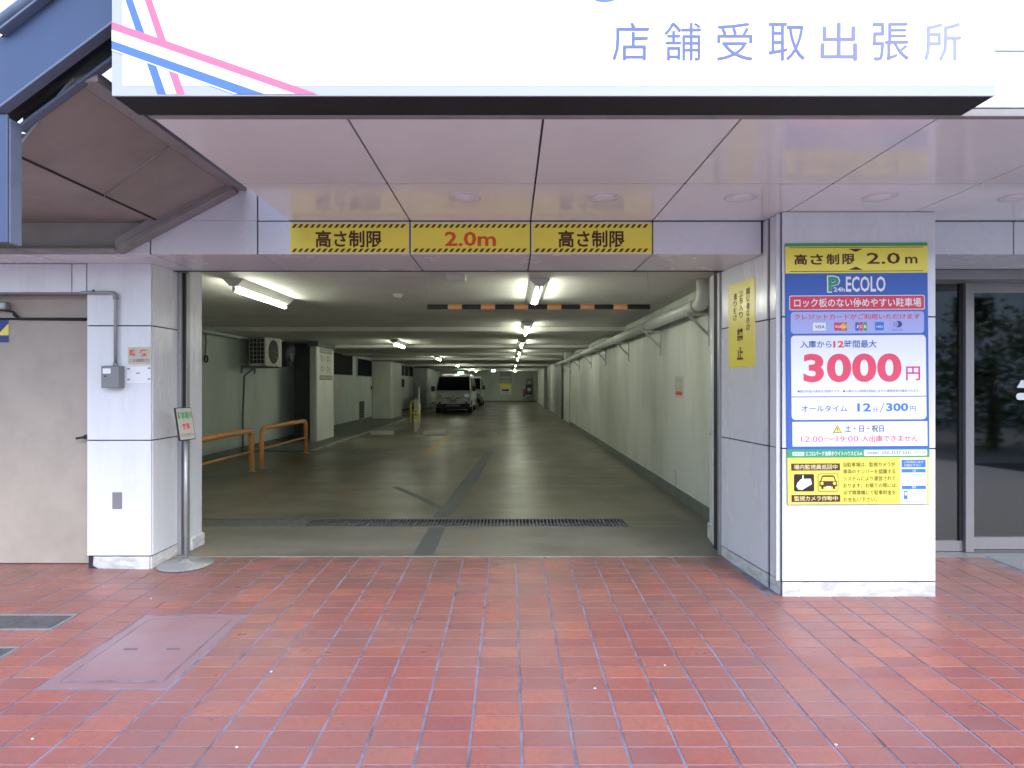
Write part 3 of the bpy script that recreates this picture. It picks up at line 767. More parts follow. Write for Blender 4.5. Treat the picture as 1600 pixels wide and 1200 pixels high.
bx('counter_top', 'alu', ct, -.7, .7, -.3, .3, .95, 1.0, .005); bx('counter_body', 'greybox', ct, -.65, .65, -.25, .25, 0, .95)

# ================================================================== OVERHEAD SHOP SIGN
SY = 2.44
ss = thing('shop_sign_box', 'large white shop sign box with lettering and pink and blue ribbons', 'shop sign', (0.17, SY + .08, LZ1))
sx0, sx1 = X(175, SY), X(1555, SY)
O = ss.location
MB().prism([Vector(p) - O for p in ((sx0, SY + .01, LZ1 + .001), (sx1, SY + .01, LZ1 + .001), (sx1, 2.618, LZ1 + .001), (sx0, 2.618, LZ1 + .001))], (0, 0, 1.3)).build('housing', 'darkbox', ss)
bx('frame', 'p_palegrey', ss, sx0 - O.x, sx1 - O.x, SY + .0 - O.y, SY + .009 - O.y, 0.0, 1.3)
sh = front_sheet(ss, SY)
sh.o = sh.o - O
sh.rect('sign_face', 'p_signwhite', 192, -400, 1552, 134, .001)
def band(mat, x0, y0, x1, y1, wd, lift):
    a, b = Vector((x0, y0)), Vector((x1, y1)); t = (b - a).normalized(); n = Vector((-t.y, t.x)) * wd / 2
    return sh.shape('ribbon', mat, [tuple(a + n), tuple(b + n), tuple(b - n), tuple(a - n)], lift)
def clipband(mat, p0, p1, q1, q0, lift): return sh.shape('ribbon', mat, [p0, p1, q1, q0], lift)
# steep ribbons, then flat ones crossing over
clipband('p_skyblue', (196, 0), (226, 50), (214, 50), (185, -30), .0015) if False else None
clipband('p_skyblue', (196.5, 0), (187, -26), (177, -52), (178, -52), .0014) if False else None
clipband('p_skyblue', (186, -30), (196, -3), (258, 147), (246, 147), .0014)
sh.shape('ribbon', 'p_skyblue', [(184, -36), (195, -36), (260, 147.3), (247, 147.3)], .0016)
sh.shape('ribbon', 'p_signwhite', [(195, -36), (214, -36), (276, 147.3), (260, 147.3)], .0016)
sh.shape('ribbon', 'p_pink', [(214, -36), (225, -36), (289, 147.3), (276, 147.3)], .0016)
sh.shape('ribbon', 'p_pink', [(175.2, 34.5), (175.2, 47), (462, 147.3), (497, 147.3)], .0028)
sh.shape('ribbon', 'p_signwhite', [(175.2, 47), (175.2, 64), (414, 147.3), (462, 147.3)], .0028)
sh.shape('ribbon', 'p_skyblue', [(175.2, 64), (175.2, 77), (372, 147.3), (414, 147.3)], .0028)
sh.shape('ribbon', 'p_signwhite', [(175.2, 77), (175.2, 79), (366, 147.3), (372, 147.3)], .0026)
cols = ['p_steelblue'] * 3 + ['p_steelblue', 'p_lilac', 'p_lilac', 'p_glarefade2']  # letters paler to the right: glare put into their colour
for i, ch in enumerate('店舗受取出張所'):
    xa = 957 + i * 81.2
    sh.text(ch, cols[i], xa, 36, xa + 57, 95, .003)
pts = [(945 + 38 * math.cos(R(a)), -30 + 34 * math.sin(R(a))) for a in range(0, 360, 15)]
sh.shape('emblem', 'p_skyblue', pts, .0022)
fr_ = sh.rect('outline', 'p_palegrey', 1316, -60, 1540, 12, .0014, 10)
sh.rect('outline_fill', 'p_signwhite', 1317.2, -59, 1541, 10.6, .0022, 9)

# ================================================================== SIGNS
def yellow_plate(x0, x1, txt, col, label):
    t = thing('height_limit_sign', label, 'sign', (X((x0 + x1) / 2, LY0), LY0 - .001, Z(372, LY0)), 'yellow height limit signs on the lintel')
    s = front_sheet(t, LY0 - .0008); s.o = s.o - t.location
    s.rect('board', 'yellow', x0, 349, x1, 395.5, .003, 0, .003)
    for ya in (350.5, 388.5):
        m = MB(); x = x0 + 2
        while x < x1 - 8:
            q = [(x + 4.5, ya), (x + 9, ya), (x + 4.5, ya + 5.5), (x, ya + 5.5)]
            m.poly([s.p(a, b, .0042) for a, b in q]); x += 9.4
        m.build('hazard_stripes', 'p_brown', t)
    if txt == '2.0m': s.text(txt, col, 695, 362, 775, 385, .0045, bold=.022)
    else: s.text(txt, col, (x0 + x1) / 2 - 53, 360, (x0 + x1) / 2 + 51, 387, .0045, bold=.022)
yellow_plate(454, 638.5, '高さ制限', 'p_brown', 'yellow hazard striped height sign, leftmost of the three on the lintel')
yellow_plate(643, 828, '2.0m', 'p_orange_red', 'yellow sign reading 2.0m in red, middle of the three')
yellow_plate(832.5, 1018.5, '高さ制限', 'p_brown', 'yellow hazard striped height sign, rightmost of the three on the lintel')

# price board
SB = PF - .002
pb = thing('parking_price_board', 'tall blue, white and yellow parking price board on the broad white pillar', 'sign', (X(1338, SB), SB, Z(585, SB)))
s = front_sheet(pb, SB); s.o = s.o - pb.location
# the board leans a hair to the right downwards
s.u = s.u + Vector((0, 0, s.u.x * .006)); s.o = s.o - Vector((0, 0, s.u.x * .006 * 1338)) ; s.v = s.v + Vector((-s.v.z * .010, 0, 0)); s.o = s.o - Vector((-s.v.z * .010 * 585, 0, 0))
s.rect('board', 'p_blue', 1228, 380, 1450, 788, .006, 0, .006)
l1, l2, l3, l4 = .0072, .0082, .0092, .0102
s.rect('top_edge', 'p_green', 1228, 380, 1450, 385, l1)
s.rect('height_panel', 'yellow', 1228, 385, 1450, 427, l1)
s.rect('rule', 'p_brown', 1235, 386.5, 1443, 387.4, l2); s.rect('rule', 'p_brown', 1235, 423.6, 1443, 424.5, l2)
s.shape('arrow', 'p_brown', [(1326, 389), (1349, 389), (1338, 394)], l2); s.shape('arrow', 'p_brown', [(1326, 422), (1349, 422), (1338, 417)], l2)
for i, ch in enumerate('高さ制限'): s.text(ch, 'p_brown', 1242 + i * 25, 397, 1242 + i * 25 + 20, 413.5, l2, bold=.025)
s.text('2.0', 'p_brown', 1355, 395.5, 1407, 413, l2, bold=.012); s.text('m', 'p_brown', 1415, 402, 1434, 412.5, l2, bold=.012)
s.text('P', 'p_white', 1292.5, 430.5, 1313.5, 457.5, l2, bold=.05); s.text('P', 'p_green2', 1294.5, 432.3, 1311.5, 455.7, l3, bold=.03)
s.text('24h', 'p_white', 1302.5, 449, 1320, 456, l4, bold=.02)
s.text('ECOLO', 'p_white', 1322, 432, 1384, 456.5, l2, bold=.022)
s.rect('red_border', 'p_white', 1233.5, 461.5, 1445, 484.5, l1, 3); s.rect('red_panel', 'p_red', 1234.7, 462.7, 1443.8, 483.3, l2, 2.4)
s.text('ロック板のない停めやすい駐車場', 'p_white', 1241, 466, 1439, 480, l3, bold=.014)
s.rect('card_panel', 'p_lav', 1235.5, 487, 1443.5, 521, l1, 5)
s.text('クレジットカードがご利用いただけます', 'p_red', 1241, 490.5, 1437, 499.5, l2, bold=.014)
s.rect('card_logo', 'p_white', 1270, 504, 1290, 516.5, l2); s.text('VISA', 'p_navy', 1273.5, 508, 1288, 513, l3, bold=.012, shear=.15)
s.rect('card_logo', 'p_mc', 1303.5, 504, 1323, 516.5, l2)
s.shape('card_circle', 'p_mco', [(1317.5 + 5.2 * math.cos(R(a)), 510.2 + 5.2 * math.sin(R(a))) for a in range(0, 360, 24)], l3)
s.shape('card_circle', 'p_red2', [(1309.5 + 5.2 * math.cos(R(a)), 510.2 + 5.2 * math.sin(R(a))) for a in range(0, 360, 24)], l3 - .0003)
s.text('MasterCard', 'p_white', 1304.5, 508.6, 1322, 512, l4, bold=.02)
for i, (cc, ch) in enumerate((('p_blue', 'J'), ('p_red', 'C'), ('p_green', 'B'))):
    s.rect('card_logo', cc, 1336 + i * 6.3, 503.5, 1341.6 + i * 6.3, 517, l2, 1.5); s.text(ch, 'p_white', 1337 + i * 6.3, 508, 1340.8 + i * 6.3, 513, l3, bold=.02)
s.rect('card_logo', 'p_blue2', 1367, 503.5, 1380.5, 516.5, l2); s.text('AMEX', 'p_white', 1368.5, 509, 1379.5, 512.5, l3, bold=.01)
s.shape('card_logo', 'p_navy', [(1403 + 6 * math.cos(R(a)), 507 + 5.2 * math.sin(R(a))) for a in range(0, 360, 24)], l2)
s.shape('card_circle', 'p_lav', [(1398.6 + 4.6 * math.cos(R(a)), 507 + 4.4 * math.sin(R(a))) for a in range(0, 360, 24)], l3)
s.text('D', 'p_navy', 1396, 504.6, 1401, 509.6, l4, bold=.0)
s.text('Diners Club', 'p_blue2', 1393.5, 514, 1410, 517.2, l2)
s.rect('price_panel', 'p_white', 1235.5, 524, 1446, 655.5, l1, 6)
s.text('入庫から', 'p_blue', 1250, 532, 1299, 543.5, l2, bold=.012); s.text('12', 'p_red2', 1301.5, 532.5, 1318, 543, l2, bold=.03); s.text('時間最大', 'p_blue', 1319, 531.5, 1369, 543.5, l2, bold=.012)
s.text('3000', 'p_red2', 1254.5, 552.5, 1407.5, 597, l2, bold=.036, spacing=1.06, res=6)
s.text('円', 'p_magenta', 1414.5, 573, 1436.5, 595, l2, bold=.014)
s.text('●最大料金の適用は1回限りです。●入庫から12時間を経過しますと通常料金が課金されます。', 'p_blue', 1245, 609, 1436, 613, l2)
s.rect('rule', 'p_blue', 1235.5, 619, 1446.5, 620.2, l2)
s.text('オールタイム', 'p_blue', 1251, 633, 1322, 643, l2, bold=.006); s.text('12', 'p_blue2', 1338, 630, 1359.5, 643, l2, bold=.026)
s.text('分', 'p_blue', 1362, 636.5, 1370, 644, l2); s.shape('slash', 'p_blue', [(1373, 644.5), (1374.2, 644.5), (1380.5, 629.5), (1379.3, 629.5)], l2)
s.text('300', 'p_blue2', 1383, 630, 1417.5, 643, l2, bold=.03); s.text('円', 'p_blue', 1420, 635, 1429, 643, l2)
s.rect('hours_panel', 'p_white', 1236.5, 658.5, 1447, 697, l1)
s.shape('warning_sign', 'p_black', [(1299.5, 676.2), (1313.5, 676.2), (1306.5, 664)], l2); s.shape('warning_sign', 'yellow2', [(1300.8, 675.4), (1312.2, 675.4), (1306.5, 665.6)], l3)
s.text('!', 'p_black', 1306, 668, 1307.1, 674, l4)
s.text('土・日・祝日', 'p_navy', 1318.5, 664, 1379, 675, l2, bold=.014)
s.text('12:00〜19:00', 'p_magenta', 1250, 681, 1339, 690, l2, bold=.002); s.text('入出庫できません', 'p_red', 1344.5, 680, 1432, 690.5, l2, bold=.010)
s.rect('name_panel', 'p_green2', 1228, 701.5, 1450, 714.5, l1)
s.rect('name_tag', 'p_white', 1236, 705.5, 1254.5, 711.5, l2, 1); s.text('駐車場名', 'p_green2', 1237.5, 706.5, 1253, 710.6, l3)
s.text('エコロパーク池袋ホワイトハウスビルA', 'p_white', 1256.5, 704.5, 1345, 711.8, l2, bold=.016)
s.rect('phone_tag', 'p_white', 1347.5, 702.8, 1446, 712.2, l2, 1.5); s.text('緊急連絡先', 'p_blue', 1353, 705.3, 1372, 709.8, l3)
s.text('050-3537-3331', 'p_blue', 1376, 705, 1421, 709.8, l3, bold=.012); s.text('(ID) 5768', 'p_blue', 1426, 705.6, 1443.5, 709.4, l3)
s.rect('camera_panel', 'yellow2', 1228, 714.5, 1450, 787.5, l1)
for ya, tx in ((723.5, '場内監視員巡回中'), (772.5, '監視カメラ作動中')):
    s.rect('brown_band', 'p_brown', 1234, ya, 1310, ya + 11, l2); s.text(tx, 'p_cream', 1238, ya + 1.6, 1306, ya + 9.4, l3, bold=.018)
s.rect('camera_icon', 'p_black', 1238, 740, 1269.5, 767, l2, 2.5)
s.shape('camera_body', 'p_white', [(1243, 754), (1249, 747.5), (1264, 747), (1266, 755.5), (1251, 764.5), (1244.5, 764), (1241.5, 759)], l3)
s.shape('camera_mount', 'p_white', [(1251, 741.5), (1253, 741.5), (1253, 748), (1251, 748)], l3 + .0003)
s.shape('camera_lens', 'p_greyprint', [(1246.4 + 3.2 * math.cos(R(a)), 759.4 + 3.6 * math.sin(R(a))) for a in range(0, 360, 24)], l4)
s.shape('camera_lens', 'p_white', [(1246.4 + 2.3 * math.cos(R(a)), 759.4 + 2.7 * math.sin(R(a))) for a in range(0, 360, 24)], l4 + .0004)
s.rect('car_icon', 'p_brown', 1275.2, 739.5, 1307.2, 767.5, l2, 2.5); s.rect('car_icon_field', 'yellow2', 1276, 740.3, 1306.4, 766.7, l2 + .0005, 2)
s.shape('car_roof', 'p_brown', [(1279, 751), (1281.5, 743.3), (1284, 742), (1298.5, 742), (1301, 743.3), (1303.5, 751), (1301.8, 751), (1299.6, 744.6), (1282.9, 744.6), (1280.7, 751)], l3)
s.shape('car_body', 'p_brown', [(1277.5, 751), (1305, 751), (1305, 759), (1302, 760), (1302, 763.5), (1298.5, 763.5), (1298.5, 760), (1284, 760), (1284, 763.5), (1280.5, 763.5), (1280.5, 760), (1277.5, 759)], l3)
for cx in (1281.5, 1301): s.shape('car_lamp', 'yellow2', [(cx + 2.6 * math.cos(R(a)), 754.5 + 2.6 * math.sin(R(a))) for a in range(0, 360, 30)], l4)
s.rect('car_plate', 'p_white', 1287.5, 759, 1295.5, 762.5, l4)
for i, tx in enumerate(('当駐車場は、監視カメラが', '車両のナンバーを認識する', 'システムにより運営されて', 'おります。お帰りの際には、', '必ず精算機にて駐車料金を', 'お支払い下さい。')):
    ya = 722 + i * 10.9
    s.text(tx, 'p_brown', 1315, ya, 1367 if i == 5 else (1399.5 if i == 3 else 1396.5), ya + 7.2, l2, bold=.004)
s.rect('guide_panel', 'p_white', 1403.5, 716, 1445, 787, l2)
s.rect('guide_head', 'p_blue2', 1406, 718.5, 1443.5, 730.5, l3); s.text('ご利用前に必ず', 'p_cream', 1410, 720, 1440, 724, l4, bold=.014); s.text('お読み下さい', 'p_cream', 1410, 725.2, 1436, 729.2, l4, bold=.014)
for ya, hh, tx in ((733, 24, '入庫'), (759, 25, '精算')):
    s.rect('guide_box', 'p_blue2', 1406, ya, 1443.5, ya + hh, l3 - .0004); s.rect('guide_box_field', 'p_white', 1406.6, ya + 5.5, 1442.9, ya + hh - .6, l3)
    s.text(tx, 'p_white', 1422, ya + .8, 1428, ya + 4.4, l3)
    for q in range(4): s.rect('guide_line', 'p_lav', 1421, ya + 8 + q * 3.6, 1441 - (q % 2) * 3, ya + 9.2 + q * 3.6, l4)
s.shape('guide_car', 'p_greyprint', [(1408, 755), (1409.5, 751), (1416.5, 751), (1418, 755), (1417, 755), (1415.8, 752), (1410, 752), (1409, 755)], l4)
s.rect('guide_machine', 'p_blue2', 1409, 767, 1414.5, 780, l4); s.rect('guide_machine_slot', 'p_white', 1410.2, 769, 1413.2, 774, l4 + .0004)
s.rect('side_edge', 'p_cream', 1447.3, 716, 1450, 787.5, l2)

# vertical yellow notice on the side of the broad pillar
a0, a1 = Vector((1.742, 4.985)), Vector((1.815, 4.26))
dv = (a1 - a0).normalized(); nrm = Vector((-1, -.1, 0)).normalized()
vn = thing('keep_out_notice', 'vertical yellow keep out notice with brown writing on the pillar side', 'sign')
def onside(px, py):     # where the ray through a pixel meets the pillar's side face
    k = (px - 797) / F; bx0 = a0.x - .0125; m_ = (a1.x - a0.x) / (a1.y - a0.y)
    Y = (bx0 - m_ * a0.y) / (k - m_)
    return Vector((k * Y, Y, Z(py, Y)))
pA, pB = onside(1139, 447), onside(1180, 434)
w_ = (Vector((pB.x, pB.y)) - Vector((pA.x, pA.y))).length
ht = pA.z - onside(1139, 575).z
vn.location = (pA.x, pA.y, pA.z - ht)
u_ = Vector((pB.x - pA.x, pB.y - pA.y, 0)).normalized()
s = Sheet(vn, (0, 0, 0), u_ * .01, (0, 0, .01), (-1, -.1, 0))
W_, H_ = w_ * 100, ht * 100
s.rect('sheet', 'yellow', 0, 0, W_, H_, .0025, 0, .002)
def vtext(txt, mat, cx, top, cw, pitch, b=.012, gap=0.88):
    for i, ch in enumerate(txt): s.text(ch, mat, cx - cw / 2, top - i * pitch - 0, cx + cw / 2, top - i * pitch - pitch * gap, .0036, bold=b)
vtext('関係者以外の', 'p_brown', W_ * .76, H_ * .90, W_ * .13, H_ * .083)
vtext('立ち入り', 'p_brown', W_ * .50, H_ * .90, W_ * .14, H_ * .083)
vtext('通り抜け', 'p_brown', W_ * .27, H_ * .88, W_ * .13, H_ * .083)
vtext('禁止', 'p_brown', W_ * .46, H_ * .46, W_ * .24, H_ * .22, .03, .68)

# notices, conduit on the narrow pillar
s_y = LPF - .001
t = thing('notice_plate', 'small cream notice with two orange red characters on the narrow pillar', 'sign', (X(218, s_y), s_y, Z(555, s_y)))
s = front_sheet(t, s_y); s.o = s.o - t.location
s.rect('plate', 'p_cream', 200, 542, 236, 570, .003, 1, .003)
s.rect('plate_face', 'p_wall', 201, 543, 235, 569, .0034)
s.text('禁', 'p_orange_red', 202.5, 546, 212, 557, .004, bold=.04); s.text('煙', 'p_orange_red', 219, 546, 229.5, 557, .004, bold=.04)
s.text('ここは全面禁煙です', 'p_brown', 201.5, 560.5, 234, 565.5, .004, bold=.01)
t = thing('taped_paper', 'blank white paper taped under the cream notice on the pillar', 'paper', (X(217, s_y), s_y, Z(586, s_y)))
s = front_sheet(t, s_y); s.o = s.o - t.location
s.shape('sheet', 'p_white', [(198.5, 573), (235.5, 572.5), (236, 599), (198, 598.5)], .002, .001)
for (a, b) in ((199, 575), (231, 574), (199, 592), (231, 591)): s.rect('tape', 'p_greyprint', a, b, a + 4.5, b + 2.5, .0026)
s.rect('small_print', 'p_greyprint', 213, 582, 219, 584, .0026)
t = thing('conduit_box', 'grey metal junction box with conduit pipe on the narrow pillar', 'junction box', (X(182, s_y), s_y, Z(590, s_y)))
O = t.location
bx('box', 'greybox', t, X(168, s_y) - O.x, X(195, s_y) - O.x, -.075, 0, Z(606, s_y) - O.z, Z(572, s_y) - O.z, .004)
bx('box_label', 'p_white', t, X(171, s_y) - O.x, X(183, s_y) - O.x, -.0765, -.075, Z(584, s_y) - O.z, Z(576, s_y) - O.z)
tb('lock', 'black', t, [(X(175, s_y) - O.x, -.074, Z(588, s_y) - O.z), (X(175, s_y) - O.x, -.081, Z(588, s_y) - O.z)], .006, 10)
cx, ct_, zt_ = X(183.5, s_y) - O.x, Z(572, s_y) - O.z, Z(458, s_y) - O.z
r0 = .03
pts = [(cx, -.022, ct_)] + [(cx - r0 + r0 * math.cos(a), -.022, zt_ - r0 + r0 * math.sin(a)) for a in [R(q) for q in range(0, 91, 15)]] + [(X(138, s_y) - O.x, -.022, zt_), (X(131, s_y) - O.x, -.022, zt_), (X(127, s_y) - O.x, .0, zt_ - .01)]
tb('conduit', 'greypipe', t, pts, .0125, 10)
for zz, a, b in ((ct_, 0, .02), (Z(466, s_y) - O.z, -.012, .012)): tb('coupling', 'greypipe', t, [(cx, -.022, zz + a), (cx, -.022, zz + b)], .018, 10)
tb('clamp', 'black', t, [(X(149, s_y) - O.x, -.022, zt_ - .005), (X(149, s_y) - O.x, -.022, zt_ + .022)], .008, 8)

# stand sign on the pavement
sx, sy = -2.53, 4.745
t = thing('stand_sign', 'small tilted notice on a steel pole with round base beside the narrow pillar', 'sign', (sx, sy, PZ(sy)))
m = MB(); tt = bmesh.new(); n = 36
prof = [(.2, .001), (.2, .006), (.19, .011), (.06, .02), (.03, .03), (.02, .045), (.001, .045)]
rings = [[tt.verts.new((r_ * math.cos(a * 2 * math.pi / n), r_ * math.sin(a * 2 * math.pi / n), z_)) for a in range(n)] for r_, z_ in prof]
for i in range(len(rings) - 1):
    for a in range(n):
        f_ = tt.faces.new((rings[i][a], rings[i][(a + 1) % n], rings[i + 1][(a + 1) % n], rings[i + 1][a])); f_.smooth = i > 1
m.add(tt); m.build('base', 'steel', t)
tb('pole', 'steel', t, [(0, 0, .03), (0, 0, 1.08)], .016, 14)
hb = Vector((0, -.02, 1.0))
ang = R(76)
ux = Vector((math.cos(ang), math.sin(ang), 0)); nx = Vector((ux.y, -ux.x, 0)); upv = (Vector((0, 0, 1)) - nx * .18).normalized(); nn = ux.cross(upv).normalized()
if nn.y > 0: nn = -nn
s = Sheet(t, Vector((.012, -.03, 1.10)), ux * .0085, upv * .01, nn)
s.rect('plate_frame', 'black', -9.6, -12.8, 9.6, 12.8, .001, 1, .012); s.rect('plate_face', 'p_wall', -9.0, -12.2, 9.0, 12.2, .0025, .8)
s.text('駐車場内', 'p_green', -8, 9.5, 8, 3.5, .0032, bold=.03); s.text('空車', 'p_red', -4, .5, 4.5, -4.5, .0032, bold=.03, spacing=1.3); s.text('この先ご利用下さい', 'p_brown', -8, -7.5, 8, -10, .0032)
bx('bracket', 'steel', t, -.022, .022, -.03, .02, .98, 1.07, .003)

# ================================================================== OUTSIDE STAIRCASE (upper left)
st = thing('outside_staircase', 'slate blue steel staircase seen from below in the upper left corner', 'staircase', (-2.4, 3.6, CAMZ + 1.1))
O = st.location
def V(x, y, h): return Vector((x, y, CAMZ + h)) - O
XC, HC, XT, HT = -2.45, 1.135, -1.97, 1.372
# flight soffit plates, two panels with a bright weld between
mid = 3.62
def slab(name, mat, pts, th, bev=0): return MB().prism(pts, (0, 0, th), bev).build(name, mat, st)
slab('underside_plate', 'stairunder', [V(XC, 3.0, HC), V(XT, 2.74, HT), V(XT, 3.50, HT), V(XC, 3.66, HC)], .02)
slab('underside_plate', 'stairunder', [V(XC, 3.67, HC), V(XT, 3.51, HT), V(XT, 4.30, HT), V(XC, 4.30, HC)], .02)
MB().tube([V(XC, 3.665, HC), V(XT, 3.505, HT)], .008, 6).build('weld_seam', 'alu', st)
MB().tube([V(XC, 3.0, HC + .002), V(XC, 4.30, HC + .002)], .009, 6).build('seam', 'black', st)
slab('landing_underside', 'stairunder', [V(-5.5, 2.9, HC), V(XC, 2.98, HC), V(XC, 4.30, HC), V(-5.5, 4.30, HC)], .02)
# beam along the head of the flight, and the inner edge angle
slab('head_beam', 'stairflange', [V(XT, 2.75, HT + .0), V(-1.868, 2.75, HT - .004), V(-1.868, 4.305, HT - .004), V(XT, 4.305, HT)], .05, .004)
# rear beam under the landing and the rear stringer
zr = .903
MB().prism([V(-5.5, 4.29, zr + .03), V(X(193, 4.26), 4.29, zr + .03), V(XC + .0, 4.29, HC + .02), V(XC - .1, 4.29, HC + .06), V(-5.5, 4.29, HC + .06)], (0, .015, 0)).build('rear_beam_web', 'stairunder', st)
MB().prism([V(-5.5, 4.18, zr + .014), V(X(190, 4.2) - .04, 4.18, zr + .014), V(X(190, 4.2) - .04, 4.18, zr + .032), V(-5.5, 4.18, zr + .032)], (0, .125, 0), .002).build('beam_flange', 'stairflange', st)
pa, pbb = V(X(190, 4.24) - .02, 4.20, zr + .014), V(X(370, 4.28), 4.20, 1.345)
nrm_ = Vector((0, 0, .04))
MB().prism([pa, pbb, pbb + nrm_, pa + nrm_], (0, .10, 0), .003).build('stringer_flange', 'stairflange', st)
MB().prism([pa + nrm_, pbb + nrm_, pbb + nrm_ * 4, pa + nrm_ * 2], (0, .03, 0)).build('rear_stringer', 'stairflange', st)
# front stringer: plate with flanges
def SP(px, py, Y): return V(X(px, Y), Y, (600 - py) / F * Y)
A, B = SP(8, 174, 2.75), SP(178, 47, 2.64)
dirn = (B - A).normalized(); B2 = B + dirn * .12; upd = Vector((0, 0, .335))
MB().prism([A, B2, B2 + upd, A + upd - dirn * 0], (.0, .02, 0)).build('front_stringer', 'blue_steel', st)
A1 = A - Vector((1.2, -.1, 0)); 
MB().prism([A1, A, A + upd, A1 + upd], (0, .02, 0)).build('landing_stringer', 'blue_steel', st)
for base, nm in ((Vector((0, 0, -.012)), 'bottom_flange'), (upd, 'top_flange')):
    a_, b_ = A + base + Vector((0, -.045, 0)), B2 + base + Vector((0, -.045, 0))
    MB().prism([a_, b_, b_ + Vector((0, 0, .014)), a_ + Vector((0, 0, .014))], (0, .055, 0), .002).build(nm, 'pale_steel', st)
a_, b_ = A + Vector((0, .06, -.055)), B2 + Vector((0, .06, -.055))
MB().prism([a_, b_, b_ + Vector((0, 0, .016)), a_ + Vector((0, 0, .016))], (0, .04, 0), .002).build('inner_flange', 'pale_steel', st)
MB().prism([a_ + Vector((0, .04, .01)), b_ + Vector((0, .04, .01)), b_ + Vector((0, .04, .12)), a_ + Vector((0, .04, .12))], (0, .01, 0)).build('inner_web', 'black', st)
MB().prism([V(-2.62, 2.985, HC - .01), V(XT, 2.735, HT + .004), V(-1.62, 2.73, 1.50), B2 + Vector((.02, .055, .12)), A + Vector((0, .055, .12)), V(-2.62, 2.84, HC + .12)], (0, .006, .012)).build('shade_gap_plate', 'darkbox', st)  # dark plate added in place of the shaded gap under the stringer
# hanging corner post
x0p, x1p = 0, 0
MB().box(X(-14, 2.73) - O.x, X(11, 2.73) - O.x, 2.73 - O.y, 2.745 - O.y, Z(379, 2.73) - O.z, Z(178, 2.73) - O.z, .003).build('post_flange', 'blue_steel', st)
MB().box(X(11, 2.73) - .014 - O.x, X(11, 2.73) - O.x, 2.745 - O.y, 2.815 - O.y, Z(379, 2.73) - O.z, Z(182, 2.73) - O.z, .003).build('post_web', 'pale_steel', st)
# treads, seen from elsewhere
for k in range(5):
    q = (k + .5) / 5
    bx('tread', 'stairflange', st, XC + (XT - XC) * q - .14 - O.x, XC + (XT - XC) * q + .12 - O.x, 3.02 - O.y, 4.25 - O.y, CAMZ + HC + (HT - HC) * q + .06 - O.z, CAMZ + HC + (HT - HC) * q + .085 - O.z)
# handrail above the stringer
hp0, hp1 = SP(-20, 52, 2.76), SP(60, -8, 2.70)
hd = (hp1 - hp0).normalized()
MB().tube([hp0 - hd * .5, hp1 + hd * .9], .028, 12).build('handrail', 'pale_steel', st)
hq = Vector((0, .02, -.055))
MB().tube([hp0 + hq - hd * .5, hp1 + hq + hd * .9], .011, 8).build('lower_rail', 'black', st)

# ================================================================== GARAGE INTERIOR
# fluorescent lamps
lamp = thing('fluorescent_lamp', 'x', 'ceiling light', (0, 0, GZ), 'strip lamps on the garage ceiling')
MB().prism([(-.105, -.70, -.001), (.105, -.70, -.001), (.035, -.70, -.075), (-.035, -.70, -.075)], (0, 1.4, 0), .003).build('housing', 'lampbody', lamp)
for y_ in (-.69, .66): bx('socket', 'lampbody', lamp, -.012, .012, y_, y_ + .03, -.125, -.07, .002)
MB().tube([(0, -.66, -.108), (0, .66, -.108)], .017, 10).build('tube', 'tube', lamp)
lpos = [(.285, 6.6), (.285, 10.7), (.285, 14.75), (.285, 18.8), (.285, 22.8), (.285, 31.0), (.285, 38.9), (-2.69, 6.6), (-2.69, 14.75), (-2.69, 22.8), (-2.69, 31.0), (-2.69, 40.0), (.285, 43.8), (-2.5, 44.6)]  # second-last lamp is added to brighten the end wall
llab = ['lit strip lamp of the middle row, nearest the entrance', 'lit strip lamp of the middle row, second from the entrance', 'lit strip lamp of the middle row, third from the entrance',
        'lit strip lamp of the middle row, fourth from the entrance', 'lit strip lamp of the middle row, fifth from the entrance', 'lit strip lamp of the middle row, sixth from the entrance', 'lit strip lamp of the middle row, seventh from the entrance',
        'large lit strip lamp in front of the left wall, nearest the entrance', 'lit strip lamp of the left row, second from the entrance', 'lit strip lamp of the left row, third, before the van', 'lit strip lamp of the left row, fourth, above the van', 'lit strip lamp of the left row behind the vans', 'added strip lamp past the middle row, brightening the end wall', 'farthest tiny strip lamp of the left row, before the end wall']
for i, ((x_, y_), lb_) in enumerate(zip(lpos, llab)):
    o = lamp if i == 0 else copy_tree(lamp)
    o.location = (x_, y_, GZ); o['label'] = lb_

# height bar
t = thing('height_limit_bar', 'black and orange striped height bar hanging inside the opening', 'height bar', (.24, 5.2, CAMZ + .66))
O = t.location
tb('bar', 'black', t, [(X(668, 5.2) - O.x, 0, 0), (X(1015, 5.2) - O.x, 0, 0)], .021, 14)
for px in (702, 752, 803, 854, 906, 958):
    pass
for k in range(7):
    xa = X(700 + 51.6 * k - (0 if k else 0), 5.2) - O.x
    if 700 + 51.6 * k + 22 < 1015: tb('orange_band', 'bar_orange', t, [(xa, 0, 0), (xa + X(819, 5.2), 0, 0)], .0222, 14)
for px in (671, 1012): tb('hanging_wire', 'greypipe', t, [(X(px, 5.2) - O.x, 0, .02), (X(px, 5.2) - O.x, 0, GZ - O.z)], .0018, 5)

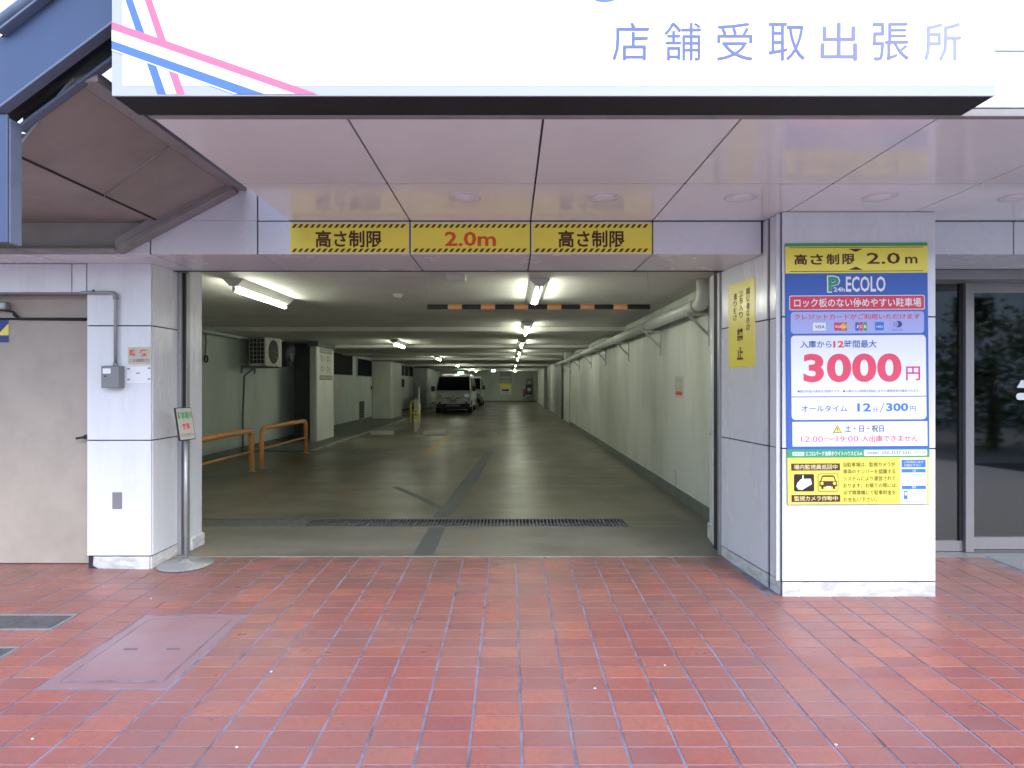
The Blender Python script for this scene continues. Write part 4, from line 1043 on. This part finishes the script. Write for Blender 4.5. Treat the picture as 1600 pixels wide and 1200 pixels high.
# ceiling fittings
t = thing('smoke_detector', 'small round detector on the ceiling left of the height bar', 'smoke detector', (X(622, 6.95), 6.95, GZ))
MB().tube([(0, 0, 0), (0, 0, -.02), (0, 0, -.045)], [.055, .05, .03], 16).build('body', 'acwhite', t)
MB().tube([(0, 0, 0), (0, 0, -.006)], .065, 16).build('base', 'acwhite', t)
t = thing('ceiling_box', 'pale junction box on the ceiling just inside the opening', 'junction box', (X(713, 5.75), 5.75, GZ))
bx('box', 'lampbody', t, -.09, .09, -.07, .07, -.045, 0, .005); bx('lid', 'lampbody', t, -.08, .08, -.06, .06, -.05, -.044, .002)

# duct along the right wall
dx, dz, dy0 = 1.90, CAMZ + .80, 6.05
t = thing('wall_duct', 'pale round duct running along the right garage wall on brackets', 'duct', (dx, 6, dz))
tb('pipe', 'duct', t, [(0, .03, 0), (0, 19.5, 0)], .068, 16)
arcp = [(0, .05 - .11 * math.sin(R(a)), .11 - .11 * math.cos(R(a)) ) for a in range(0, 91, 15)]
arcp = [(0, .12, 0)] + [(0, .07 - .11 * math.sin(R(a)), .11 - .11 * math.cos(R(a))) for a in range(0, 91, 15)] + [(0, -.04, GZ - dz)]
tb('elbow', 'duct', t, arcp, .073, 16)
for y_ in (.14, 2.35, 4.9, 7.4, 10.0, 12.6, 15.2): tb('collar', 'duct_gap', t, [(0, y_, 0), (0, y_ + .05, 0)], .0735, 16)
t2 = thing('thin_wall_pipe', 'thin grey cable pipe lying above the round duct', 'pipe', (dx + .05, 6.3, dz + .085))
tb('pipe', 'greypipe', t2, [(0, 0, 0), (0, 16, 0)], .014, 8)
for k_ in range(6): bx('pipe_clip', 'greybox', t2, -.02, .03, 1 + k_ * 2.6, 1.03 + k_ * 2.6, -.02, .018)
br = thing('wall_bracket', 'x', 'bracket', (WR, 8.28, dz - .07), 'steel brackets under the duct')
bx('arm', 'duct', br, -.24, 0, -.02, .02, -.03, 0, .002)
bx('wall_plate', 'duct', br, -.02, -.0005, -.025, .025, -.34, -.005, .002)
MB().prism([(-.225, -.015, -.03), (-.19, -.015, -.03), (-.02, -.015, -.20), (-.02, -.015, -.24)], (0, .03, 0)).build('brace', 'duct', br)
ordn = ['nearest the entrance', 'second from the entrance', 'third from the entrance', 'fourth from the entrance', 'fifth from the entrance', 'sixth from the entrance', 'seventh from the entrance', 'eighth from the entrance', 'farthest along the duct']
for k, y_ in enumerate((6.25, 8.28, 10.5, 13.0, 15.3, 18.0, 20.5, 23.0)):
    o = br if k == 0 else copy_tree(br)
    o.location = (WR + (.07 if y_ > 20.9 else 0), y_, dz - .07); o['label'] = 'pale triangular bracket under the wall duct, ' + ordn[k]
t = thing('duct_valve', 'pale square box hanging above the far end of the duct', 'duct box', (1.86, 19.6, GZ - .12))
bx('body', 'duct', t, -.1, .1, -.15, .15, -.1, .12, .01); tb('stub', 'duct', t, [(0, 0, -.1), (0, 0, -.2)], .05, 10)

# right wall notice and cover
t = thing('wall_notice', 'small cream notice with a red band on the right garage wall', 'notice', (WR, 7.37, CAMZ - .04))
s = Sheet(t, (0, 0, 0), (0, -.01, 0), (0, 0, .01), (-1, 0, 0))
s.rect('sheet', 'p_wall', -18, -13, 18, 14, .003, 0, .002)
s.text('歩行者', 'p_greyprint', -14, 11, 12, 5, .0042, bold=.01); s.text('注 意', 'p_greyprint', -14, 3, 10, -3, .0042, bold=.01); s.rect('red_band', 'p_orange_red', -14, -5, 14, -9.5, .0042)
t = thing('oval_cover', 'small oval cover plate low on the right garage wall', 'cover plate', (WR, 7.55, CAMZ - 1.17))
s = Sheet(t, (0, 0, 0), (0, -.01, 0), (0, 0, .01), (-1, 0, 0))
s.rect('rim', 'gbase', -4.4, -9.4, 4.4, 9.4, .003, 4.2, .004); s.rect('plate', 'gwall_right', -3.6, -8.6, 3.6, 8.6, .005, 3.5, .003)

# guard rails on the left
def guard(name, y0, y1, label, rail_r=.038):
    x_ = -4.15; H = .66
    t = thing('guard_rail', label, 'guard rail', (x_, (y0 + y1) / 2, 0), 'orange guard rails by the left wall')
    a, b = y0 - (y0 + y1) / 2, y1 - (y0 + y1) / 2; r = .12
    pts = [(0, a, 0), (0, a, H - r)] + [(0, a + r - r * math.cos(R(q)), H - r + r * math.sin(R(q))) for q in (15, 30, 45, 60, 75, 90)]
    pts += [(0, b - r + r * math.sin(R(q)), H - r + r * math.cos(R(q))) for q in (0, 15, 30, 45, 60, 75, 90)] + [(0, b, 0)]
    tb('hoop', 'orange', t, pts, rail_r, 12)
    tb('cross_rail', 'orange', t, [(0, a + .02, .32), (0, b - .02, .32)], .018, 10)
    for q in (a, b): tb('foot_ring', 'stop', t, [(0, q, 0), (0, q, .012)], .07, 12)
guard('guard_rail', 6.9, 9.75, 'orange hoop guard rail nearer the entrance, partly behind the jamb', .042)
guard('guard_rail', 10.15, 12.35, 'orange hoop guard rail farther in, beside the first inner pillar', .038)

# inner pillars on the left
def inner_pillar(y0, y1, x1, label, w=.9, extra=0):
    t = thing('inner_pillar', label, 'pillar', (x1 - w / 2, (y0 + y1) / 2, 0), 'pale pillars along the left garage wall')
    MB().box(-w / 2, w / 2, -(y1 - y0) / 2, (y1 - y0) / 2, 0, GZ - .12, .045, 3).build('shaft', 'gwall_right', t)
    bx('cap', 'gbase', t, -w / 2 - .02, w / 2 + .03, -(y1 - y0) / 2 - .03, (y1 - y0) / 2 + .03, GZ - .12, GZ - .001)
    return t
p1 = inner_pillar(14.5, 15.9, -4.6, 'first pale pillar inside on the left, carrying a drawing notice', .19)
bx('recess_shade', 'gbase', left_wall, WL, -4.80, 15.5, 15.6, 0, GZ)  # dark sheet standing in for the shadow gap beside the pillar
p2 = inner_pillar(24.2, 26.5, -4.72, 'second pale pillar on the left, beyond the dark windows', .78)
p3 = inner_pillar(34.8, 36.6, -4.72, 'third pale pillar on the left, beside the vans', .78)
t = thing('procedure_notice', 'white notice with small drawings and two dark bands on the first inner pillar', 'notice', (-4.6, 15.15, CAMZ + .55))
s = Sheet(t, (0, 0, 0), (0, .01, 0), (0, 0, .01), (1, 0, 0))
s.rect('sheet', 'p_wall', -48, -45, 55, 32, .003, 0, .002)
for a, b in ((21, 32), (-45, -34)):
    s.rect('dark_band', 'p_dim', -48, a, 55, b, .004); s.text('時間貸駐車場内', 'p_wall', -44, b - 2, 51, a + 2, .005, bold=.01)
for a, b in ((-30, 8), (18, 8), (-30, -18), (18, -18)):
    s.shape('drawing', 'p_dim', [(a + 9 * math.cos(R(q)), b + 7 * math.sin(R(q))) for q in range(0, 360, 30)], .004)
    s.shape('drawing', 'p_wall', [(a + 6 * math.cos(R(q)), b + 4 * math.sin(R(q))) for q in range(0, 360, 30)], .0046)
    s.text('入口', 'p_dim', a + 12, b + 5, a + 24, b - 5, .004)

# air conditioner outdoor unit
t = thing('air_conditioner_unit', 'old cream outdoor cooling unit hung high on the left garage wall', 'air conditioner', (-5.12, 12.75, CAMZ + .66))
bx('casing', 'acwhite', t, -.17, .17, -.44, .44, -.29, .31, .012)
m = MB()
for k in range(7): m.box(-.15, .15, -.452, -.446, -.25 + k * .085, -.242 + k * .085)
for k in range(5): m.box(-.15 + k * .073, -.143 + k * .073, -.456, -.452, -.25, .28)
m.build('coil_guard', 'acwhite', t)
bx('coil', 'black', t, -.15, .15, -.447, -.439, -.25, .28)
MB().tube([(.166, -.03, .01), (.178, -.03, .01)], .25, 28).build('fan_opening', 'black', t)
m = MB()
for r_ in (.06, .12, .18, .245): m.tube([(.182, -.03 + r_ * math.cos(R(a)), .01 + r_ * math.sin(R(a))) for a in range(0, 361, 20)], .004, 4)
for a in range(0, 180, 45): m.tube([(.184, -.03 - .25 * math.cos(R(a)), .01 - .25 * math.sin(R(a))), (.184, -.03 + .25 * math.cos(R(a)), .01 + .25 * math.sin(R(a)))], .004, 4)
m.build('fan_guard', 'greybox', t)
for y_ in (-.34, .30):
    MB().box(-.379, .15, y_, y_ + .03, -.32, -.295).prism([(-.379, y_, -.32), (-.35, y_, -.32), (-.35, y_, -.42), (-.379, y_, -.45)], (0, .03, 0)).build('bracket', 'gbase', t)
tb('drain_pipe', 'gbase', t, [(-.06, -.35, -.3), (-.30, -.35, -.5), (-.33, -.35, -1.3), (-.33, -.35, -2.06)], .02, 8)
t = thing('exhaust_hood', 'black sooty exhaust outlet on the left wall behind the cooling unit', 'exhaust', (WL, 13.85, CAMZ + .68))
MB().tube([(0, 0, 0), (.35, 0, 0), (.48, 0, -.01), (.52, 0, -.02)], [.29, .29, .27, .20], 24).build('hood', 'black', t)
tb('mouth', 'plastic', t, [(.522, 0, -.02), (.53, 0, -.02)], .15, 20)
t = thing('hanging_cable', 'thin dark cable with a loop hanging on the left wall by the jamb', 'cable', (WL + .03, 10.9, CAMZ + .95))
tb('cable', 'gbase', t, [(0, 0, .05), (.01, .02, -.2), (0, 0, -.5)], .012, 6)
tb('loop', 'black', t, [(.02, .06 * math.cos(R(a)), -.5 + .06 * math.sin(R(a))) for a in range(0, 361, 40)], .014, 6)

# windows on the left wall
def wall_window(y0, y1, h0, h1, label, n=1, x=WL, grp='dark windows in the left garage wall'):
    t = thing('wall_window', label, 'window', (x, (y0 + y1) / 2, CAMZ + (h0 + h1) / 2), grp)
    a, b, c, d_ = -(y1 - y0) / 2, (y1 - y0) / 2, -(h1 - h0) / 2, (h1 - h0) / 2
    bx('pane', 'window', t, .002, .012, a, b, c, d_)
    m = MB().box(.0, .04, a - .03, b + .03, d_, d_ + .03).box(.0, .05, a - .05, b + .05, c - .04, c).box(.0, .04, a - .03, a, c, d_).box(.0, .04, b, b + .03, c, d_)
    m.build('frame', 'winframe', t)
    for k in range(1, n): bx('mullion', 'winframe', t, .004, .035, a + (b - a) * k / n - .03, a + (b - a) * k / n + .03, c, d_)
    return t
wall_window(18.3, 21.1, .30, .98, 'dark sliding window just beyond the first inner pillar')
wall_window(21.8, 24.1, .30, .92, 'dark window next to the second inner pillar')
wall_window(30.2, 34.3, .42, .95, 'pale framed three part window beyond the second inner pillar', 3)
wall_window(37.6, 42.0, .35, .92, 'far pale framed window beyond the third inner pillar', 4)
wall_window(28.5, 31.5, -.15, .25, 'small lower window under the three part window', 2)
t = thing('wall_vent', 'narrow dark louvre low on the left garage wall', 'vent', (WL, 22.5, CAMZ - .95))
bx('frame', 'gbase', t, 0, .02, -.35, .35, -.32, .32)
for k in range(7): bx('louvre_blade', 'black', t, .02, .035, -.31, .31, -.28 + k * .085, -.23 + k * .085)
t = tag(MB().box(WL, WL + .03, 24.0, 24.16, CAMZ - .22, CAMZ - .08, .01).build('small_wall_box', 'black'), 'tiny black box on the left wall before the second pillar', 'box')
t = tag(MB().box(WL, WL + .015, 18.9, 19.7, CAMZ - .40, CAMZ + .12).build('faded_board', M['acwhite']), 'faded yellowish board under the first dark window', 'board')

# wheel stops, ticket post
ws = thing('wheel_stop', 'pale concrete wheel stop on the left side of the bay', 'wheel stop', (-3.51, 16.7, 0), 'wheel stops of the first parking bay')
MB().prism([(-.32, -.09, 0), (-.32, .09, 0), (-.32, .06, .12), (-.32, -.06, .12)], (.64, 0, 0), .012).build('block', 'stop', ws)
for q in (-.2, .2): tb('anchor', 'gbase', ws, [(q, 0, .11), (q, 0, .124)], .02, 8)
w2 = copy_tree(ws); w2.location = (-2.08, 16.7, 0); w2['label'] = 'pale concrete wheel stop on the right side of the bay'
t = thing('ticket_post', 'slim cream post with vertical writing standing behind the wheel stops', 'post', (-2.75, 17.8, 0))
bx('base', 'stop', t, -.09, .09, -.07, .07, 0, .03, .004)
bx('shaft', 'acwhite', t, -.055, .055, -.04, .04, .03, .72, .008)
bx('head_box', 'p_wall', t, -.06, .05, -.05, .05, .72, .97, .008)
tb('mast', 'p_white', t, [(.085, 0, .1), (.085, 0, 1.32)], .018, 8)
s = Sheet(t, (0, -.041, 0), (.01, 0, 0), (0, 0, .01), (0, -1, 0))
s.rect('yellow_strip', 'yellow', -4, 66, 4, 32, .001)
for i, ch in enumerate('時間貸'): s.text(ch, 'p_black', -3, 64 - i * 10, 3, 56 - i * 10, .002, bold=.02)
t = thing('yellow_barrier', 'small yellow hoop barrier behind the ticket post', 'barrier', (-3.35, 21.5, 0))
MB().tube([(-.16, 0, 0), (-.16, 0, .7), (-.12, 0, .78), (.12, 0, .78), (.16, 0, .7), (.16, 0, 0)], .03, 8).build('hoop', 'yellow', t)
tb('cross_rail', 'yellow', t, [(-.16, 0, .4), (.16, 0, .4)], .02, 8)

# ---- vans
def van(paintm, label, loc, Wd=1.76, Hh=1.90, Ln=4.3):
    t = thing('parked_van', label, 'van', loc)
    prof = [(.10, .28), (.0, .38), (-.02, .60), (.0, .78), (.04, .98), (.10, 1.08), (.62, 1.72), (.85, 1.84), (1.3, Hh), (3.6, Hh), (4.1, 1.84), (4.25, 1.6), (Ln, 1.0), (Ln, .35), (4.15, .28)]
    wh = Wd / 2
    def wz(z, y):
        k = max(0, (z - 1.0)) / .9
        e = .05 * max(0, (.5 - y)) / .5
        return wh - .13 * k ** 1.4 - e
    bm_ = bmesh.new()
    cols = []
    for f in (-1, -.93, -.6, 0, .6, .93, 1):
        ins = .035 if abs(f) == 1 else 0
        col = []
        for (y, z) in prof:
            cy, cz = 2.1, 1.0
            yy = y + (cy - y) / abs(cy - y) * ins; zz = z + (cz - z) / max(abs(cz - z), .05) * ins * (1 if abs(z - cz) > .1 else 0)
            bow = .05 * f * f if y < .7 else 0
            col.append(bm_.verts.new((f * wz(z, y), yy + bow, zz)))
        cols.append(col)
    n = len(prof)
    for a in range(len(cols) - 1):
        for i in range(n): bm_.faces.new((cols[a][i], cols[a + 1][i], cols[a + 1][(i + 1) % n], cols[a][(i + 1) % n]))
    bm_.faces.new(cols[0]); bm_.faces.new(cols[-1][::-1])
    bmesh.ops.recalc_face_normals(bm_, faces=bm_.faces[:])
    for f_ in bm_.faces: f_.smooth = len(f_.verts) == 4
    m = MB(); m.add(bm_); m.build('body', paintm, t)
    # windscreen on the raked face
    y0_, z0_, y1_, z1_ = .10, 1.09, .64, 1.74
    def wp(f, q, out=.012):
        y = y0_ + (y1_ - y0_) * q; z = z0_ + (z1_ - z0_) * q
        return (f * (wz(z, y) - .045), y - out + .05 * f * f, z + out * .8)
    m = MB()
    fs = [-1, -.6, 0, .6, 1]
    for i in range(4): m.poly([wp(fs[i], .0), wp(fs[i + 1], .0), wp(fs[i + 1], 1), wp(fs[i], 1)])
    m.build('windscreen', 'vanglass', t)
    for q in (-.45, .2): m = tb('wiper', 'black', t, [(q, .08, 1.12), (q + .32, .22, 1.26)], .008, 5)
    for sgn in (-1, 1):
        m = MB()
        for (a, b) in ((.75, 1.45), (1.55, 2.6), (2.7, 4.0)):
            ex = .35 if a < 1 else 0
            z0w, z1w = 1.10, 1.70
            m.prism([(sgn * (wz(z0w, a) + .004), a - ex, z0w), (sgn * (wz(z0w, b) + .004), b, z0w), (sgn * (wz(z1w, b) + .004), b, z1w), (sgn * (wz(z1w, a) + .004), a + (.1 if ex else 0), z1w)], (-sgn * .02, 0, 0))
        m.build('side_window', 'vanglass', t)
        hl = MB(); x_ = sgn * (wh - .22)
        pts = [(x_ + .17 * math.cos(R(a)) * (1 if math.cos(R(a)) * sgn > 0 else .9), 0, .84 + .085 * math.sin(R(a))) for a in range(0, 360, 30)]
        hl.prism([(p[0], -.02 + .06 * (abs(p[0]) / wh) ** 2, p[2]) for p in pts], (0, .06, 0), .008); hl.build('headlight', 'headlight', t)
        tb('lens', 'chrome', t, [(x_ + .02 * sgn, -.012 + .04, .84), (x_ + .02 * sgn, -.03 + .04, .84)], .05, 12)
        tb('fog_lamp', 'black', t, [(sgn * (wh - .25), .0, .50), (sgn * (wh - .25), -.02, .50)], .05, 12)
        mr_ = MB(); mr_.box(sgn * (wh + .02) if sgn > 0 else -(wh + .19), (wh + .19) if sgn > 0 else -(wh + .02), .24, .32, 1.05, 1.30, .02)
        mr_.tube([(sgn * (wh - .03), .3, 1.12), (sgn * (wh + .06), .28, 1.14)], .02, 6); mr_.build('mirror', 'plastic', t)
        for y_ in (.75, 3.45):
            w = tb('wheel', 'black', t, [(sgn * (wh - .22), y_, .31), (sgn * (wh - .005), y_, .31)], .31, 24)
            hb_ = tb('rim', 'alu', w, [(sgn * (wh - .02), y_, .31), (sgn * (wh + .004), y_, .31)], .19, 18)
    m = MB().box(-.32, -.12, -.035, -.01, .70, .73, .004).build('grille_slot', 'black', t)
    m = MB().box(.12, .32, -.035, -.01, .70, .73, .004).build('grille_slot', 'black', t)
    MB().box(-wh + .08, wh - .08, -.01, .12, .26, .46, .02).build('lower_bumper', 'plastic', t)
    MB().box(-.34, .34, -.03, .0, .34, .40, .008).build('air_intake', 'alu', t)
    MB().box(-.165, .165, -.052, -.03, .50, .665, .004).build('number_plate', 'p_wall', t)
    s2 = Sheet(t, (0, -.053, .58), (.01, 0, 0), (0, 0, .01), (0, -1, 0)); s2.text('34-71', 'p_green', -12, 3, 12, -5, .001, bold=.01)
    MB().prism([(.055 * math.cos(R(a)), -.035, .86 + .04 * math.sin(R(a))) for a in range(0, 360, 30)], (0, .03, 0)).build('emblem', 'chrome', t)
    MB().box(-wh + .1, wh - .1, -.026, -.012, .752, .757).build('panel_gap', 'black', t)
    MB().box(-wh + .12, wh - .12, .15, Ln - .2, .2, .3).build('underbody', 'black', t)
    return t
van('vanwhite', 'pale van with dark windscreen parked facing the entrance, the front one', (-2.72, 29.0, 0))
van('vandark', 'darker van standing behind the pale van, partly hidden by it', (-2.62, 37.6, 0), Wd=1.74)

# end wall fittings
EY = YE - .002
def eb(px0, px1, py0, py1): return X(px0, EY), X(px1, EY), Z(py1, EY), Z(py0, EY)
t = thing('end_wall_board', 'grey, yellow and white arrow notice board on the far end wall', 'notice board', (X(790, EY), EY, Z(597, EY)))
s = front_sheet(t, EY); s.o = s.o - t.location
s.rect('grey_panel', 'p_greyprint', 781, 581, 799, 599, .02, 0, .02); s.rect('print', 'p_wall', 782.5, 588, 798, 592, .022); s.rect('print', 'p_wall', 782.5, 594, 798, 598, .022)
s.rect('yellow_panel', 'yellow', 781, 599, 799, 606, .02, 0, .02); s.rect('white_panel', 'p_white', 781.5, 607, 798.5, 616, .02, 0, .02)
s.shape('arrow', 'p_black', [(784, 608.6), (792, 608.6), (792, 607.6), (796.5, 609.8), (792, 612), (792, 611), (784, 611)], .024); s.text('出口専用', 'p_black', 784, 612.6, 796.5, 615.2, .024)
t = thing('fire_cabinet', 'dark cabinet with extinguisher against the far end wall', 'cabinet', (X(826, EY), EY - .3, 0))
bx('body', 'plastic', t, -.24, .26, -.1, .28, .55, 1.35, .02); bx('shelf', 'p_wall', t, -.26, .28, -.12, .28, .5, .55); bx('upper_box', 'greybox', t, -.18, .22, -.05, .28, 1.36, 1.85, .02); bx('dial', 'p_wall', t, -.08, .18, -.065, -.05, 1.42, 1.62)
bx('label', 'p_wall', t, -.1, .16, -.115, -.10, .85, 1.1); bx('stand', 'gbase', t, -.15, .15, -.05, .2, 0, .5)
tb('extinguisher', 'p_red', t, [(-.36, 0, .4), (-.36, 0, .95), (-.36, 0, 1.02)], [.08, .08, .03], 12)
M['lamp_white'] = flat('lit_white_panel', (.8, .8, .8), .4, emit=(.8, .85, 1), es=3.5)
M['lamp_green'] = flat('lit_green_panel', (.2, .6, .3), .4, emit=(.25, 1, .35), es=3)
t = thing('lit_sign_box', 'small glowing white sign box under the ceiling before the end wall', 'lit sign', (X(771, 44), 44, Z(578.5, 44)))
bx('case', 'p_wall', t, -.16, .16, -.03, .06, -.13, .13, .01); bx('glow_face', 'lamp_white', t, -.14, .14, -.036, -.031, -.11, .11)
t = thing('exit_sign', 'small glowing green exit light on the far end wall', 'exit sign', (X(805, 46), 46, Z(580, 46)))
bx('case', 'p_wall', t, -.12, .12, -.03, .04, -.08, .08, .01); bx('glow_face', 'lamp_green', t, -.1, .1, -.036, -.031, -.06, .06)
t = thing('exit_sign', 'small glowing green light above the roof of the pale van', 'exit sign', (X(720, 43), 43, Z(582.5, 43)))
bx('case', 'p_wall', t, -.22, .22, -.03, .04, -.09, .09, .01); bx('glow_face', 'lamp_green', t, -.2, .2, -.036, -.031, -.07, .07)
t = thing('ceiling_post_sign', 'short pale plate hanging from the ceiling before the end wall', 'sign', (X(751.5, 33), 33, GZ - .2))
bx('plate', 'p_wall', t, -.05, .05, -.02, .02, -.12, .12, .004); tb('hanger', 'greypipe', t, [(0, 0, .1), (0, 0, .2)], .008, 6)

# ================================================================== ACROSS THE STREET (seen mirrored in the door glass)
ob = thing('opposite_building', 'plain grey building across the street, mirrored in the door glass', 'building', (8, -20, -.4))
bx('wall', 'concrete_far', ob, -24, 22, -8, 0, 0, 7.0)
for k in range(12):
    for zz in (1.2, 4.4):
        w = bx('window', 'window', ob, -22 + k * 3.6, -20 + k * 3.6, -.02, .03, zz, zz + 1.7)
        fr2 = MB().box(-22.06 + k * 3.6, -19.94 + k * 3.6, 0, .06, zz - .08, zz).box(-22.06 + k * 3.6, -19.94 + k * 3.6, 0, .06, zz + 1.7, zz + 1.76).build('frame', 'winframe', w)
def tree(x, y, h, r, seed, label):
    rnd = random.Random(seed)
    t = thing('street_tree', label, 'tree', (x, y, -.35), 'street trees across the pavement')
    MB().tube([(0, 0, 0), (.05, 0, h * .3), (0, .06, h * .6), (.05, .02, h * .8)], [.16, .12, .09, .03], 10).build('trunk', 'bark', t)
    vs, fs_ = [], []
    for k in range(2600):
        a, b, q = rnd.uniform(0, 6.283), rnd.uniform(-1, 1), rnd.uniform(.35, 1) ** .5
        c = Vector((math.cos(a) * math.sqrt(1 - b * b), math.sin(a) * math.sqrt(1 - b * b), b * .9)) * r * q * (1 + .25 * math.sin(3 * a + seed) + .15 * math.sin(5 * b * 3))
        c.z += h * .68
        u = Vector((rnd.uniform(-1, 1), rnd.uniform(-1, 1), rnd.uniform(-.6, .6))).normalized() * .11
        w = u.cross(Vector((rnd.uniform(-1, 1), rnd.uniform(-1, 1), 1))).normalized() * .06
        i = len(vs); vs += [c - u, c - w, c + u, c + w]; fs_.append((i, i + 1, i + 2, i + 3))
    me = bpy.data.meshes.new('crown'); me.from_pydata(vs, [], fs_); me.materials.append(M['leaf'])
    o = bpy.data.objects.new('crown', me); C.objects.link(o); o.parent = t
    return t
tree(13.2, -6.5, 2.9, 2.0, 1, 'leafy street tree across the pavement, left of the mirrored pair')
tree(16.8, -7.2, 3.3, 2.3, 2, 'taller leafy street tree across the pavement, behind the other')
